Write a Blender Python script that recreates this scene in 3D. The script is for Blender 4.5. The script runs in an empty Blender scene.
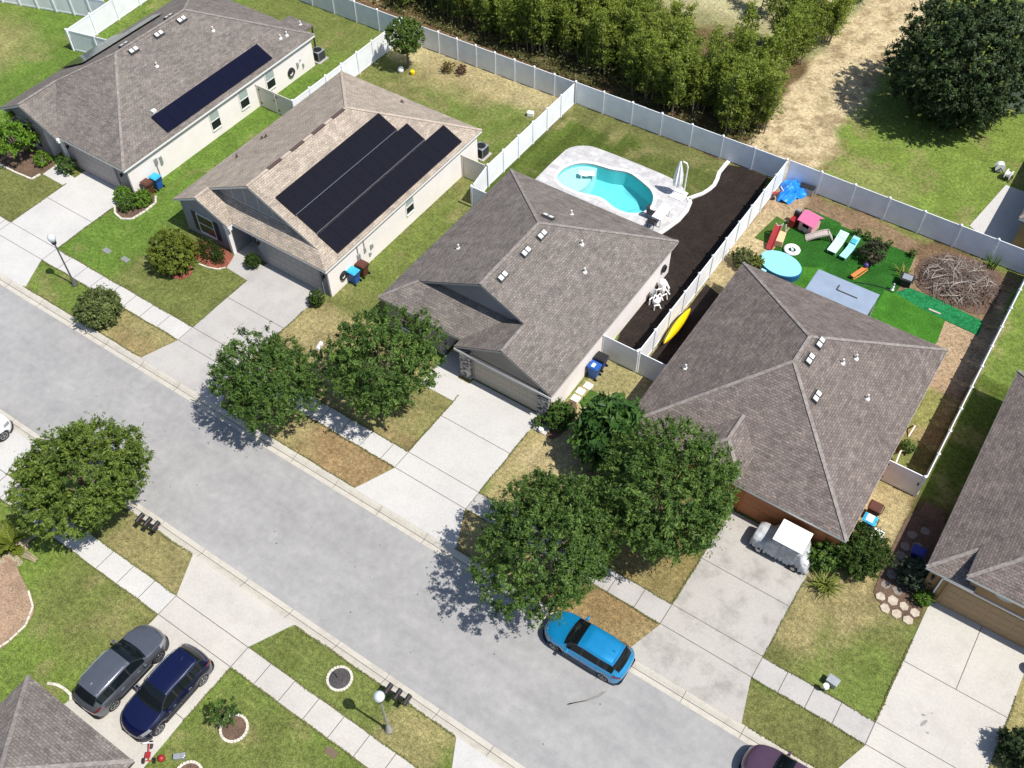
import bpy, math, random
import numpy as np
from mathutils import Matrix, Vector
R = math.radians
SC = bpy.context.scene
COL = SC.collection
rnd = random.Random(7)

# ------------------------------------------------------------------ helpers
class MB:
    """collects polygons, builds ONE mesh object"""
    def __init__(s): s.v = []; s.f = []
    def poly(s, pts):
        i = len(s.v); s.v += [tuple(p) for p in pts]; s.f.append(tuple(range(i, i + len(pts)))); return s
    def box(s, x0, y0, z0, x1, y1, z1):
        i = len(s.v)
        s.v += [(x0,y0,z0),(x1,y0,z0),(x1,y1,z0),(x0,y1,z0),(x0,y0,z1),(x1,y0,z1),(x1,y1,z1),(x0,y1,z1)]
        s.f += [tuple(i+k for k in q) for q in ((3,2,1,0),(4,5,6,7),(0,1,5,4),(1,2,6,5),(2,3,7,6),(3,0,4,7))]; return s
    def obox(s, c, size, rz=0, rx=0, ry=0):
        m = Matrix.Translation(c) @ Matrix.Rotation(rz,4,'Z') @ Matrix.Rotation(ry,4,'Y') @ Matrix.Rotation(rx,4,'X')
        i = len(s.v); a,b,d = size[0]/2,size[1]/2,size[2]/2
        s.v += [tuple(m @ Vector(p)) for p in ((-a,-b,-d),(a,-b,-d),(a,b,-d),(-a,b,-d),(-a,-b,d),(a,-b,d),(a,b,d),(-a,b,d))]
        s.f += [tuple(i+k for k in q) for q in ((3,2,1,0),(4,5,6,7),(0,1,5,4),(1,2,6,5),(2,3,7,6),(3,0,4,7))]; return s
    def prism(s, pts, z0, z1):
        n = len(pts); i = len(s.v)
        a = sum(pts[k][0]*pts[(k+1)%n][1]-pts[(k+1)%n][0]*pts[k][1] for k in range(n))
        if a < 0: pts = pts[::-1]
        s.v += [(p[0],p[1],z0) for p in pts] + [(p[0],p[1],z1) for p in pts]
        s.f.append(tuple(i+k for k in reversed(range(n)))); s.f.append(tuple(i+n+k for k in range(n)))
        for k in range(n): s.f.append((i+k, i+(k+1)%n, i+n+(k+1)%n, i+n+k))
        return s
    def bar(s, p, q, w, h=None):      # rectangular bar between two points
        p, q = Vector(p), Vector(q); d = (q-p); L = d.length; d.normalize()
        up = Vector((0,0,1)) if abs(d.z) < .95 else Vector((1,0,0))
        a = d.cross(up).normalized()*(w/2); b = a.cross(d).normalized()*((h or w)/2)
        i = len(s.v)
        for o in (p, q): s.v += [tuple(o-a-b), tuple(o+a-b), tuple(o+a+b), tuple(o-a+b)]
        s.f += [tuple(i+k for k in t) for t in ((0,1,2,3),(7,6,5,4),(0,4,5,1),(1,5,6,2),(2,6,7,3),(3,7,4,0))]; return s
    def tube(s, pts, r, n=8, cap=True):
        pts = [Vector(p) for p in pts]; rs = r if isinstance(r,(list,tuple)) else [r]*len(pts)
        i0 = len(s.v); ref = None
        for k, p in enumerate(pts):
            d = (pts[min(k+1,len(pts)-1)] - pts[max(k-1,0)]).normalized()
            if ref is None: ref = Vector((1,0,0)) if abs(d.x) < .8 else Vector((0,1,0))
            a = (ref - d*ref.dot(d)).normalized(); b = d.cross(a); ref = a
            for j in range(n):
                t = 2*math.pi*j/n; s.v.append(tuple(p + a*(rs[k]*math.cos(t)) + b*(rs[k]*math.sin(t))))
        for k in range(len(pts)-1):
            for j in range(n):
                a0 = i0+k*n+j; a1 = i0+k*n+(j+1)%n; s.f.append((a0,a1,a1+n,a0+n))
        if cap:
            s.f.append(tuple(i0+j for j in reversed(range(n)))); s.f.append(tuple(i0+(len(pts)-1)*n+j for j in range(n)))
        return s
    def lathe(s, prof, c=(0,0,0), n=20, axis='z', sx=1, sy=1):
        i0 = len(s.v)
        for (r, h) in prof:
            for j in range(n):
                t = 2*math.pi*j/n; x, y = r*math.cos(t)*sx, r*math.sin(t)*sy
                p = (x,y,h) if axis=='z' else ((x,h,y) if axis=='y' else (h,x,y))
                s.v.append((c[0]+p[0], c[1]+p[1], c[2]+p[2]))
        for k in range(len(prof)-1):
            for j in range(n):
                a0 = i0+k*n+j; a1 = i0+k*n+(j+1)%n; s.f.append((a0,a1,a1+n,a0+n))
        s.f.append(tuple(i0+j for j in reversed(range(n)))); s.f.append(tuple(i0+(len(prof)-1)*n+j for j in range(n)))
        return s
    def build(s, name, mat, parent=None, smooth=False, bevel=0, sub=0, uv=True, weld=False):
        me = bpy.data.meshes.new(name)
        off = Vector((0,0,0))
        p = parent
        while p is not None: off += p.location; p = p.parent
        me.from_pydata([(v[0]-off.x, v[1]-off.y, v[2]-off.z) for v in s.v], [], s.f)
        if weld or sub:
            import bmesh
            bm = bmesh.new(); bm.from_mesh(me); bmesh.ops.remove_doubles(bm, verts=bm.verts, dist=1e-4); bmesh.ops.recalc_face_normals(bm, faces=bm.faces); bm.to_mesh(me); bm.free()
        if uv:
            ul = me.uv_layers.new(name='UVMap'); buf = []
            for pl in me.polygons:
                n = pl.normal
                u = Vector((-n.y, n.x, 0)) if abs(n.z) < .995 else Vector((1,0,0))
                u.normalize(); w = n.cross(u)
                for vi in pl.vertices:
                    co = me.vertices[vi].co + off; buf += [co.dot(u), co.dot(w)]
            ul.data.foreach_set('uv', buf)
        if smooth: me.polygons.foreach_set('use_smooth', [True]*len(me.polygons))
        me.materials.append(mat)
        o = bpy.data.objects.new(name, me); COL.objects.link(o)
        if parent is not None: o.parent = parent
        if bevel:
            b = o.modifiers.new('bevel','BEVEL'); b.width = bevel; b.segments = 2; b.limit_method = 'ANGLE'
        if sub:
            b = o.modifiers.new('sub','SUBSURF'); b.levels = sub; b.render_levels = sub
        return o

def tag(o, label=None, cat=None, group=None, kind=None):
    if label: o['label'] = label
    if cat: o['category'] = cat
    if group: o['group'] = group
    if kind: o['kind'] = kind
    return o
def thing(name, label, cat, loc=(0,0,0), rz=0, group=None):
    o = bpy.data.objects.new(name, None); COL.objects.link(o); o.location = loc; o.rotation_euler = (0,0,rz); o.empty_display_size = .3
    return tag(o, label, cat, group)
def finish(o, loc, rz=0, sc=None):       # place a thing authored at the origin
    o.location = loc; o.rotation_euler = (0,0,rz)
    if sc: o.scale = sc if isinstance(sc,(tuple,list)) else (sc,sc,sc)
    return o
def dup(root, loc, rz=0, label=None, group=None, sc=None):
    def rec(o, par):
        c = o.copy(); COL.objects.link(c); c.parent = par
        for ch in KIDS.get(o.name, None) or [x for x in o.children]: rec(ch, c)
        return c
    c = rec(root, None); finish(c, loc, rz, sc)
    if label: c['label'] = label
    if group: c['group'] = group
    return c
KIDS = {}
def struct(o): o['kind'] = 'structure'; return o

# ------------------------------------------------------------------ materials
def new_mat(name):
    m = bpy.data.materials.new(name); m.use_nodes = True; nt = m.node_tree
    return m, nt, nt.nodes['Principled BSDF']
def lk(nt, a, b): nt.links.new(a, b)
def node(nt, t, **kw):
    n = nt.nodes.new(t)
    for k, v in kw.items():
        if k in n.inputs.keys(): n.inputs[k].default_value = v
        else: setattr(n, k, v)
    return n
def mixc(nt, fac, a, b, blend='MIX'):
    n = nt.nodes.new('ShaderNodeMix'); n.data_type = 'RGBA'; n.blend_type = blend
    for sock, val in ((n.inputs[0], fac), (n.inputs[6], a), (n.inputs[7], b)):
        if hasattr(val, 'links') or hasattr(val, 'is_linked'): nt.links.new(val, sock)
        elif isinstance(val, (int, float)): sock.default_value = val
        else: sock.default_value = (val[0], val[1], val[2], 1)
    return n.outputs[2]
def ramp(nt, inp, p0, p1, c0=(0,0,0), c1=(1,1,1)):
    n = nt.nodes.new('ShaderNodeValToRGB'); n.color_ramp.elements[0].position = p0; n.color_ramp.elements[1].position = p1
    n.color_ramp.elements[0].color = (*c0,1); n.color_ramp.elements[1].color = (*c1,1); lk(nt, inp, n.inputs[0]); return n.outputs[0]
def noise(nt, scale, detail=3, vec=None, rough=.55):
    n = nt.nodes.new('ShaderNodeTexNoise'); n.inputs['Scale'].default_value = scale; n.inputs['Detail'].default_value = detail; n.inputs['Roughness'].default_value = rough
    if vec is None:
        g = nt.nodes.new('ShaderNodeNewGeometry'); vec = g.outputs['Position']
    lk(nt, vec, n.inputs['Vector']); return n.outputs[0]
def plain(name, col, rough=.6, metal=0, var=.12, scale=6, spec=.4, coat=0, bump=0):
    m, nt, b = new_mat(name)
    b.inputs['Roughness'].default_value = rough; b.inputs['Metallic'].default_value = metal; b.inputs['Specular IOR Level'].default_value = spec
    if coat: b.inputs['Coat Weight'].default_value = coat; b.inputs['Coat Roughness'].default_value = .04
    if var:
        tc = node(nt, 'ShaderNodeTexCoord')
        nz = noise(nt, scale, 4, tc.outputs['Object'])
        lk(nt, mixc(nt, ramp(nt, nz, .3, .7), tuple(c*(1-var) for c in col), tuple(min(1,c*(1+var)) for c in col)), b.inputs['Base Color'])
        if bump:
            bp = node(nt, 'ShaderNodeBump', Strength=bump); lk(nt, nz, bp.inputs['Height']); lk(nt, bp.outputs[0], b.inputs['Normal'])
    else: b.inputs['Base Color'].default_value = (*col, 1)
    return m

def shingle(name, base, alt, dark):
    m, nt, b = new_mat(name); b.inputs['Roughness'].default_value = .95; b.inputs['Specular IOR Level'].default_value = .15
    uv = node(nt, 'ShaderNodeUVMap')
    def brick(w, h, off, c1, c2, mort, ms):
        n = node(nt, 'ShaderNodeTexBrick'); n.offset = off; n.squash = 1
        n.inputs['Scale'].default_value = 1; n.inputs['Brick Width'].default_value = w; n.inputs['Row Height'].default_value = h
        n.inputs['Mortar Size'].default_value = ms; n.inputs['Mortar Smooth'].default_value = .3; n.inputs['Bias'].default_value = 0
        n.inputs['Color1'].default_value = (*c1,1); n.inputs['Color2'].default_value = (*c2,1); n.inputs['Mortar'].default_value = (*mort,1)
        lk(nt, uv.outputs[0], n.inputs['Vector']); return n
    b1 = brick(.24, .14, .5, base, alt, dark, .012)
    b2 = brick(.41, .14, .37, (.84,.84,.84), (1.14,1.13,1.12), (.8,.8,.8), .0)
    c = mixc(nt, 1, b1.outputs['Color'], b2.outputs['Color'], 'MULTIPLY')
    n1 = noise(nt, 1.1, 5); c = mixc(nt, 1, c, ramp(nt, n1, .25, .8, (.84,.84,.85), (1.16,1.15,1.13)), 'MULTIPLY')
    n2 = noise(nt, 14, 3); c = mixc(nt, 1, c, ramp(nt, n2, .3, .7, (.72,.72,.72), (1.28,1.28,1.28)), 'MULTIPLY')
    n3 = noise(nt, 55, 2); c = mixc(nt, 1, c, ramp(nt, n3, .3, .7, (.8,.8,.8), (1.2,1.2,1.2)), 'MULTIPLY')
    # rain streaks running down the slope
    mp = node(nt, 'ShaderNodeMapping'); mp.inputs['Scale'].default_value = (1.6,.12,1); lk(nt, uv.outputs[0], mp.inputs['Vector'])
    n4 = noise(nt, 1, 4, mp.outputs[0]); c = mixc(nt, 1, c, ramp(nt, n4, .35, .75, (1.05,1.05,1.05), (.86,.86,.86)), 'MULTIPLY')
    lk(nt, c, b.inputs['Base Color'])
    bp = node(nt, 'ShaderNodeBump', Strength=.5, Distance=.02); lk(nt, b1.outputs['Fac'], bp.inputs['Height']); bp.invert = True; lk(nt, bp.outputs[0], b.inputs['Normal'])
    return m
def stucco(name, col, dirt=.18):
    m, nt, b = new_mat(name); b.inputs['Roughness'].default_value = .9; b.inputs['Specular IOR Level'].default_value = .2
    n1 = noise(nt, .7, 4); n2 = noise(nt, 30, 3)
    c = mixc(nt, ramp(nt, n1, .35, .75), col, tuple(x*(1-dirt) for x in col))
    lk(nt, c, b.inputs['Base Color']); bp = node(nt, 'ShaderNodeBump', Strength=.25, Distance=.01); lk(nt, n2, bp.inputs['Height']); lk(nt, bp.outputs[0], b.inputs['Normal'])
    return m
def concrete(name, col, stain=(.5,.5,.5), amount=.5, s=.8):
    m, nt, b = new_mat(name); b.inputs['Roughness'].default_value = .9; b.inputs['Specular IOR Level'].default_value = .2
    n1 = noise(nt, s, 6, rough=.65); n2 = noise(nt, 9, 4); n3 = noise(nt, .23, 3)
    c = mixc(nt, ramp(nt, n1, .48, .78, (0,0,0), (amount,)*3), col, tuple(a*k for a,k in zip(col,stain)))
    c = mixc(nt, 1, c, ramp(nt, n2, .3, .7, (.93,.93,.93), (1.06,1.06,1.06)), 'MULTIPLY')
    c = mixc(nt, 1, c, ramp(nt, n3, .3, .7, (.93,.93,.94), (1.05,1.05,1.04)), 'MULTIPLY')
    lk(nt, c, b.inputs['Base Color']); bp = node(nt, 'ShaderNodeBump', Strength=.15, Distance=.01); lk(nt, n2, bp.inputs['Height']); lk(nt, bp.outputs[0], b.inputs['Normal'])
    return m
def leafmat(name, dark, light, trans=.25, shine=.22):
    m, nt, b = new_mat(name); b.inputs['Roughness'].default_value = .5; b.inputs['Specular IOR Level'].default_value = shine
    a = node(nt, 'ShaderNodeAttribute'); a.attribute_name = 'tone'
    oi = node(nt, 'ShaderNodeObjectInfo')
    c = mixc(nt, a.outputs['Fac'], dark, light)
    c = mixc(nt, 1, c, ramp(nt, oi.outputs['Random'], 0, 1, (.85,.88,.85), (1.12,1.1,1.05)), 'MULTIPLY')
    lk(nt, c, b.inputs['Base Color'])
    t = node(nt, 'ShaderNodeBsdfTranslucent'); lk(nt, mixc(nt, 1, c, (1.3,1.5,.6), 'MULTIPLY'), t.inputs['Color'])
    mx = node(nt, 'ShaderNodeMixShader'); mx.inputs[0].default_value = trans
    lk(nt, b.outputs[0], mx.inputs[1]); lk(nt, t.outputs[0], mx.inputs[2]); lk(nt, mx.outputs[0], nt.nodes['Material Output'].inputs[0])
    return m
def glassy(name, col=(.02,.025,.03), rough=.05):
    m, nt, b = new_mat(name); b.inputs['Base Color'].default_value = (*col,1); b.inputs['Roughness'].default_value = rough; b.inputs['Specular IOR Level'].default_value = .4
    return m
def paint(name, col, metal=.35, rough=.28):
    m, nt, b = new_mat(name); b.inputs['Metallic'].default_value = metal; b.inputs['Roughness'].default_value = rough; b.inputs['Coat Weight'].default_value = 1; b.inputs['Coat Roughness'].default_value = .03
    n = noise(nt, 3, 3); lk(nt, mixc(nt, ramp(nt, n, .3, .8), col, tuple(c*.88 for c in col)), b.inputs['Base Color'])
    return m

M = {}
M['roof_a'] = shingle('weathered grey brown shingles', (.195,.174,.160), (.150,.133,.122), (.098,.087,.080))
M['roof_b'] = shingle('tan shingles', (.370,.320,.268), (.305,.260,.214), (.20,.168,.138))
M['roof_c'] = shingle('dark grey shingles', (.185,.166,.155), (.142,.126,.117), (.088,.078,.071))
M['roof_d'] = shingle('brown grey shingles', (.185,.157,.145), (.136,.114,.105), (.088,.074,.068))
M['cap'] = plain('ridge cap shingles', (.215,.193,.179), .95, var=.3, scale=5, spec=.1)
M['cap_tan'] = plain('tan ridge cap shingles', (.38,.32,.27), .95, var=.2, scale=5, spec=.1)
M['cream'] = stucco('cream stucco', (.74,.685,.655),.1)
M['white_wall'] = stucco('white stucco', (.75,.71,.68),.1)
M['taupe'] = stucco('taupe stucco', (.30,.265,.26))
M['grey_wall'] = stucco('grey stucco', (.26,.26,.275))
M['tan_wall'] = stucco('grey tan stucco', (.33,.30,.265))
M['brick_red'] = stucco('terracotta stucco', (.43,.16,.06))
M['mustard'] = stucco('ochre brown stucco', (.32,.205,.105))
M['fascia'] = plain('white trim', (.70,.69,.67), .5, var=.05)
M['fascia_grey'] = plain('grey trim', (.38,.37,.36), .5, var=.05)
M['dark_trim'] = plain('dark trim', (.05,.045,.045), .5)
M['shutter'] = plain('charcoal shutter', (.045,.04,.042), .5)
M['door_taupe'] = plain('taupe garage door', (.36,.32,.27), .5, var=.05)
M['door_grey'] = plain('grey garage door', (.27,.265,.26), .5, var=.05)
M['door_pink'] = plain('pale taupe garage door', (.33,.29,.28), .5, var=.05)
M['door_dark'] = plain('dark front door', (.07,.055,.05), .4)
M['pane'] = glassy('window glass', (.012,.018,.019), .06); M['pane'].node_tree.nodes['Principled BSDF'].inputs['Specular IOR Level'].default_value = .25
M['blind'] = plain('pale blind', (.30,.36,.34), .5)
M['stone_dark'] = None
M['vinyl'] = plain('white vinyl', (.72,.745,.775), .45, var=.07, scale=1.3)
M['vinyl_tan'] = plain('almond vinyl', (.60,.56,.50), .45, var=.04, scale=2)
M['black'] = plain('black plastic', (.018,.018,.02), .45, var=.1)
M['black_metal'] = plain('black metal', (.022,.022,.024), .4, metal=.3)
M['rubber'] = plain('tyre rubber', (.02,.02,.021), .85)
M['rim'] = plain('alloy rim', (.42,.43,.45), .3, metal=.9, var=.05)
M['chrome'] = plain('bright trim', (.75,.76,.78), .18, metal=1, var=0)
M['carglass'] = glassy('car glass', (.006,.009,.011), .02); M['carglass'].node_tree.nodes['Principled BSDF'].inputs['Specular IOR Level'].default_value = .28
M['lamp_glass'] = plain('clear lamp lens', (.22,.23,.25), .1, var=0, spec=.8)
M['tail_red'] = plain('red lamp lens', (.13,.006,.008), .2, var=0, spec=.7)
M['bark'] = plain('bark', (.13,.10,.075), .95, var=.3, scale=9, bump=.6)
M['stem'] = plain('pale stem', (.24,.21,.15), .9, var=.25, scale=6)
M['white'] = plain('white plastic', (.80,.80,.79), .4, var=.04)
M['blue_bin'] = plain('blue plastic', (.012,.085,.33), .45, var=.12)
M['cyan_lid'] = plain('sun faded blue plastic', (.03,.34,.56), .5, var=.1)
M['navy_bin'] = plain('deep blue plastic', (.008,.02,.18), .45, var=.1)
M['brown_bin'] = plain('brown plastic', (.085,.030,.020), .5, var=.12)
M['metal_grey'] = plain('galvanised metal', (.36,.38,.40), .4, metal=.5, var=.1)
M['panel_h1'] = None

def stonemat():
    m, nt, b = new_mat('stacked stone veneer'); b.inputs['Roughness'].default_value = .85
    uv = node(nt, 'ShaderNodeUVMap'); v = node(nt, 'ShaderNodeTexVoronoi'); v.inputs['Scale'].default_value = 5.5
    mp = node(nt, 'ShaderNodeMapping'); mp.inputs['Scale'].default_value = (1,1.8,1); lk(nt, uv.outputs[0], mp.inputs['Vector']); lk(nt, mp.outputs[0], v.inputs['Vector'])
    s = node(nt, 'ShaderNodeSeparateColor'); lk(nt, v.outputs['Color'], s.inputs[0])
    c = ramp(nt, s.outputs[0], .1, .9, (.035,.033,.036), (.52,.50,.48)); lk(nt, c, b.inputs['Base Color'])
    return m
M['stone_dark'] = stonemat()

def solarmat(name, col, line, cw, ch):
    m, nt, b = new_mat(name); b.inputs['Roughness'].default_value = .15; b.inputs['Specular IOR Level'].default_value = .18
    uv = node(nt, 'ShaderNodeUVMap'); n = node(nt, 'ShaderNodeTexBrick'); n.offset = 0
    for k, v in (('Scale',1),('Brick Width',cw),('Row Height',ch),('Mortar Size',.004),('Bias',0)): n.inputs[k].default_value = v
    n.inputs['Color1'].default_value = (*col,1); n.inputs['Color2'].default_value = (*tuple(c*1.15 for c in col),1); n.inputs['Mortar'].default_value = (*line,1)
    lk(nt, uv.outputs[0], n.inputs['Vector']); lk(nt, n.outputs[0], b.inputs['Base Color']); return m
M['solar_blue'] = solarmat('blue black solar glass', (.005,.006,.016), (.007,.008,.020), .16, .16)
M['solar_black'] = solarmat('black solar glass', (.008,.008,.012), (.012,.012,.017), .16, .16)
M['solar_frame'] = plain('anodised frame', (.05,.05,.06), .35, metal=.6, var=0)
M['rail_alu'] = plain('aluminium rail', (.30,.31,.34), .35, metal=.6, var=0)

# ------------------------------------------------------------------ world, sun, camera
SC.view_settings.view_transform = 'Standard'; SC.view_settings.look = 'None'; SC.view_settings.exposure = .56; SC.view_settings.gamma = 1
W = bpy.data.worlds.new('World'); SC.world = W; W.use_nodes = True
wn = W.node_tree; sky = wn.nodes.new('ShaderNodeTexSky'); sky.sky_type = 'NISHITA'; sky.sun_disc = False
SUN_EL, SUN_AZ = R(60), R(88)            # azimuth from +Y towards +X
sky.sun_elevation = SUN_EL; sky.sun_rotation = SUN_AZ; sky.altitude = 30; sky.air_density = 1; sky.dust_density = 1
wn.links.new(sky.outputs[0], wn.nodes['Background'].inputs[0]); wn.nodes['Background'].inputs[1].default_value = .098
sl = bpy.data.lights.new('sun', 'SUN'); sl.energy = 4.4; sl.angle = R(.5); sl.color = (1,.955,.88)
so = bpy.data.objects.new('sun', sl); COL.objects.link(so); so.location = (60,0,80)
sd = Vector((math.sin(SUN_AZ)*math.cos(SUN_EL), math.cos(SUN_AZ)*math.cos(SUN_EL), math.sin(SUN_EL)))
so.rotation_euler = sd.to_track_quat('Z','Y').to_euler()
cam = bpy.data.cameras.new('camera'); co = bpy.data.objects.new('camera', cam); COL.objects.link(co); SC.camera = co
cam.sensor_width = 36; cam.lens = 36*1000/1024; cam.clip_end = 3000; cam.clip_start = .5
pa, rb, yc = .898426, .0137345, -.604842
fw = Vector((math.sin(yc)*math.cos(pa), math.cos(yc)*math.cos(pa), -math.sin(pa))); rt = Vector((math.cos(yc), -math.sin(yc), 0)); dn = fw.cross(rt)
r2 = rt*math.cos(rb) + dn*math.sin(rb); d2 = -rt*math.sin(rb) + dn*math.cos(rb)
co.matrix_world = Matrix(((r2.x,-d2.x,-fw.x,18.1202),(r2.y,-d2.y,-fw.y,-18.7268),(r2.z,-d2.z,-fw.z,46.0),(0,0,0,1)))

# ------------------------------------------------------------------ ground
def vnoise(x, y, s, seed):
    g = np.random.RandomState(seed).rand(257,257); X = (x/s) % 256; Y = (y/s) % 256
    i = X.astype(int); j = Y.astype(int); u = X-i; v = Y-j; u = u*u*(3-2*u); v = v*v*(3-2*v)
    return (g[i,j]*(1-u)+g[i+1,j]*u)*(1-v)+(g[i,j+1]*(1-u)+g[i+1,j+1]*u)*v
def fbm(x, y, s, seed, o=4):
    t = 0; a = .5; n = 0
    for k in range(o): t = t+a*vnoise(x+seed*13.7, y-seed*7.1, s/2**k, seed+k); n += a; a *= .6
    return t/n
def inpoly(x, y, P):
    c = np.zeros(x.shape, bool); n = len(P)
    for k in range(n):
        (x0,y0),(x1,y1) = P[k], P[k-1]
        c ^= ((y0 > y) != (y1 > y)) & (x < (x1-x0)*(y-y0)/(y1-y0+1e-12)+x0)
    return c
def sm(a, b, t): u = np.clip((t-a)/(b-a),0,1); return u*u*(3-2*u)
BRIGHT=(.128,.182,.042); LUSH=(.090,.152,.030); GREEN=(.106,.152,.036); OLIVE=(.118,.128,.048); DRY=(.255,.212,.120); STRAW=(.35,.29,.185); DEAD=(.215,.145,.085)
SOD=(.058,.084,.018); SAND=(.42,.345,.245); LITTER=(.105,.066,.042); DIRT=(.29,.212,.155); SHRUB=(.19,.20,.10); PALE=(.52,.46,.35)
BOX = [ # x0,x1,y0,y1, softness, colour, weight      (what grows where)
 (-70,-46,-2,40,1.0,GREEN,1), (-47.5,-38.9,4,10,.5,OLIVE,.9), (-58,-46.5,10,24,1.5,LUSH,.8), (-62,-55,8,19,3,DRY,.6),
 (-34.3,-21.5,4,10.5,.6,LUSH,.9), (-34.3,-29.0,8,30,.5,LUSH,.95), (-28.5,-21.3,3.5,10.6,1.8,OLIVE,.8), (-46,-30.0,29,36.5,.8,GREEN,1), (-44,-33,32,36,1.5,OLIVE,.6),
 (-34.1,-27,0.4,3,.8,GREEN,1), (-27.5,-21.4,.4,3,1.6,DRY,.75), (-25,-21.5,.4,1.6,.7,DEAD,.45),
 (-17,-11.8,4,10,.9,DRY,.75), (-16.3,-11.5,9.5,25,.6,OLIVE,.9), (-15.5,-12.2,13,24,1,GREEN,.55), (-30,-14,27,33.5,.8,OLIVE,.9), (-24,-16,28,33,2,GREEN,.7), (-29.8,-13.9,33.8,36.6,1.2,STRAW,.85), (-26,-19,32,35,1.5,DRY,.6),
 (-17,-4.8,.4,3.1,.6,DRY,.9), (-9.5,-4.7,.4,3.1,1.2,DEAD,.85), (-16.5,-4.7,4.1,10,.7,DRY,.75), (-8,-4.7,4.1,8.6,1,OLIVE,.5),(-7,-4.6,4,5,.6,DEAD,.5),
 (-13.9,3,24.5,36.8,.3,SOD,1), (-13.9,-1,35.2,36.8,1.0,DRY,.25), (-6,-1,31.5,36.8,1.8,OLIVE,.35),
 (0,11.9,.4,3.1,.5,DEAD,.9), (0,5,.4,10.3,.8,DRY,.9), (1,4.8,7,16.2,.7,STRAW,.85), (4,12,3.9,10.5,.8,DEAD,.7), (1.5,3.2,12.5,16.3,.6,OLIVE,.5),
 (16.7,22.4,.4,2.9,.4,OLIVE,1), (16.7,22.4,3.9,10.5,.6,OLIVE,1), (16.8,19.8,5.5,9.5,1,DRY,.75), (19,22.4,4.0,7.5,1,GREEN,.7), (17.6,19.7,10,17,.5,DRY,.9), (17.6,19.7,14,17,.8,STRAW,.7),
 (17.8,19.6,17,28,.5,DRY,.9), (17.8,19.6,18.5,20.5,.5,GREEN,.6), (17.8,18.8,22,25,.4,GREEN,.5),
 (2.9,19.7,25,37,.4,DIRT,1), (2.9,5,17,27,.5,DRY,.8), (3.1,5,26,33,.9,STRAW,.7), (5.5,19.6,34.9,37,.6,LITTER,.6), (13.4,18.8,31,36.8,.7,LITTER,.6),
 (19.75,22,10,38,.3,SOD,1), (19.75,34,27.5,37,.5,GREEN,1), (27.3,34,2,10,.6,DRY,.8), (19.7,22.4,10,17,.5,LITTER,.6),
 (-60,40,36.75,38.6,.25,LITTER,.95), (-60,-.6,37.5,54,.8,LITTER,.9), (-60,-.5,52,90,2.0,SHRUB,.85), (-30,-3,54,80,3,PALE,.45), (-.9,5.4,37.6,75,.5,SAND,1), (1.3,6.1,37.6,48,.6,SAND,.95), (4.6,40,37.3,90,1.0,BRIGHT,1), (6.5,10.5,37.3,42,1.4,DRY,.3), (-.5,5,37,38.6,.5,SAND,.8),
]
NEARBOX = [(-60,40,-60,-7,1,GREEN,1), (-16.2,-9.4,-9.5,-7,.6,OLIVE,.9), (-14.5,-9.6,-9.4,-7,.9,DRY,.6), (-30,-9,-16,-10.4,1.2,BRIGHT,.6), (-15,-9,-14,-10.5,1.4,OLIVE,.7), (-4.4,6,-20,-10.4,1,GREEN,.8), (-3,6,-16,-11.5,2,OLIVE,.6), (4,6.6,-9.5,-7.2,.9,DRY,.7),(-3.5,3.5,-9.4,-7.2,.7,OLIVE,.6)]
def field(x, y, boxes, base):
    c = np.empty(x.shape+(3,)); c[...] = base
    wx = (fbm(x,y,2.2,5)-.5)*2.6; wy = (fbm(x,y,2.2,9)-.5)*2.6
    for k, (x0,x1,y0,y1,s,col,w) in enumerate(boxes):
        q = min(1.0, s); X = x+wx*q; Y = y+wy*q
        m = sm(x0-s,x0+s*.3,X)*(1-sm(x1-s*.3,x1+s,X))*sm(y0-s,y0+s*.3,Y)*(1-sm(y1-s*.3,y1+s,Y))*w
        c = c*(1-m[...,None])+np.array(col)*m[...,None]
    # general wear: pale and dark clumps
    n = fbm(x,y,1.6,21,5); d = sm(.56,.74,n)[...,None]*.45; c = c*(1-d)+np.array(DRY)*d*.85
    if base is GREEN and boxes is BOX:
        sp = sm(.5,.64,fbm(x,y,.75,77,3))*sm(-1.2,-.4,x)*(1-sm(4.6,6.2,x))*sm(37.3,37.9,y); c = c*(1-.5*sp[...,None])+np.array(DEAD)*.35*sp[...,None]
    n2 = fbm(x,y,.9,33,4)[...,None]; c = c*(.72+.56*n2)
    return c
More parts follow.
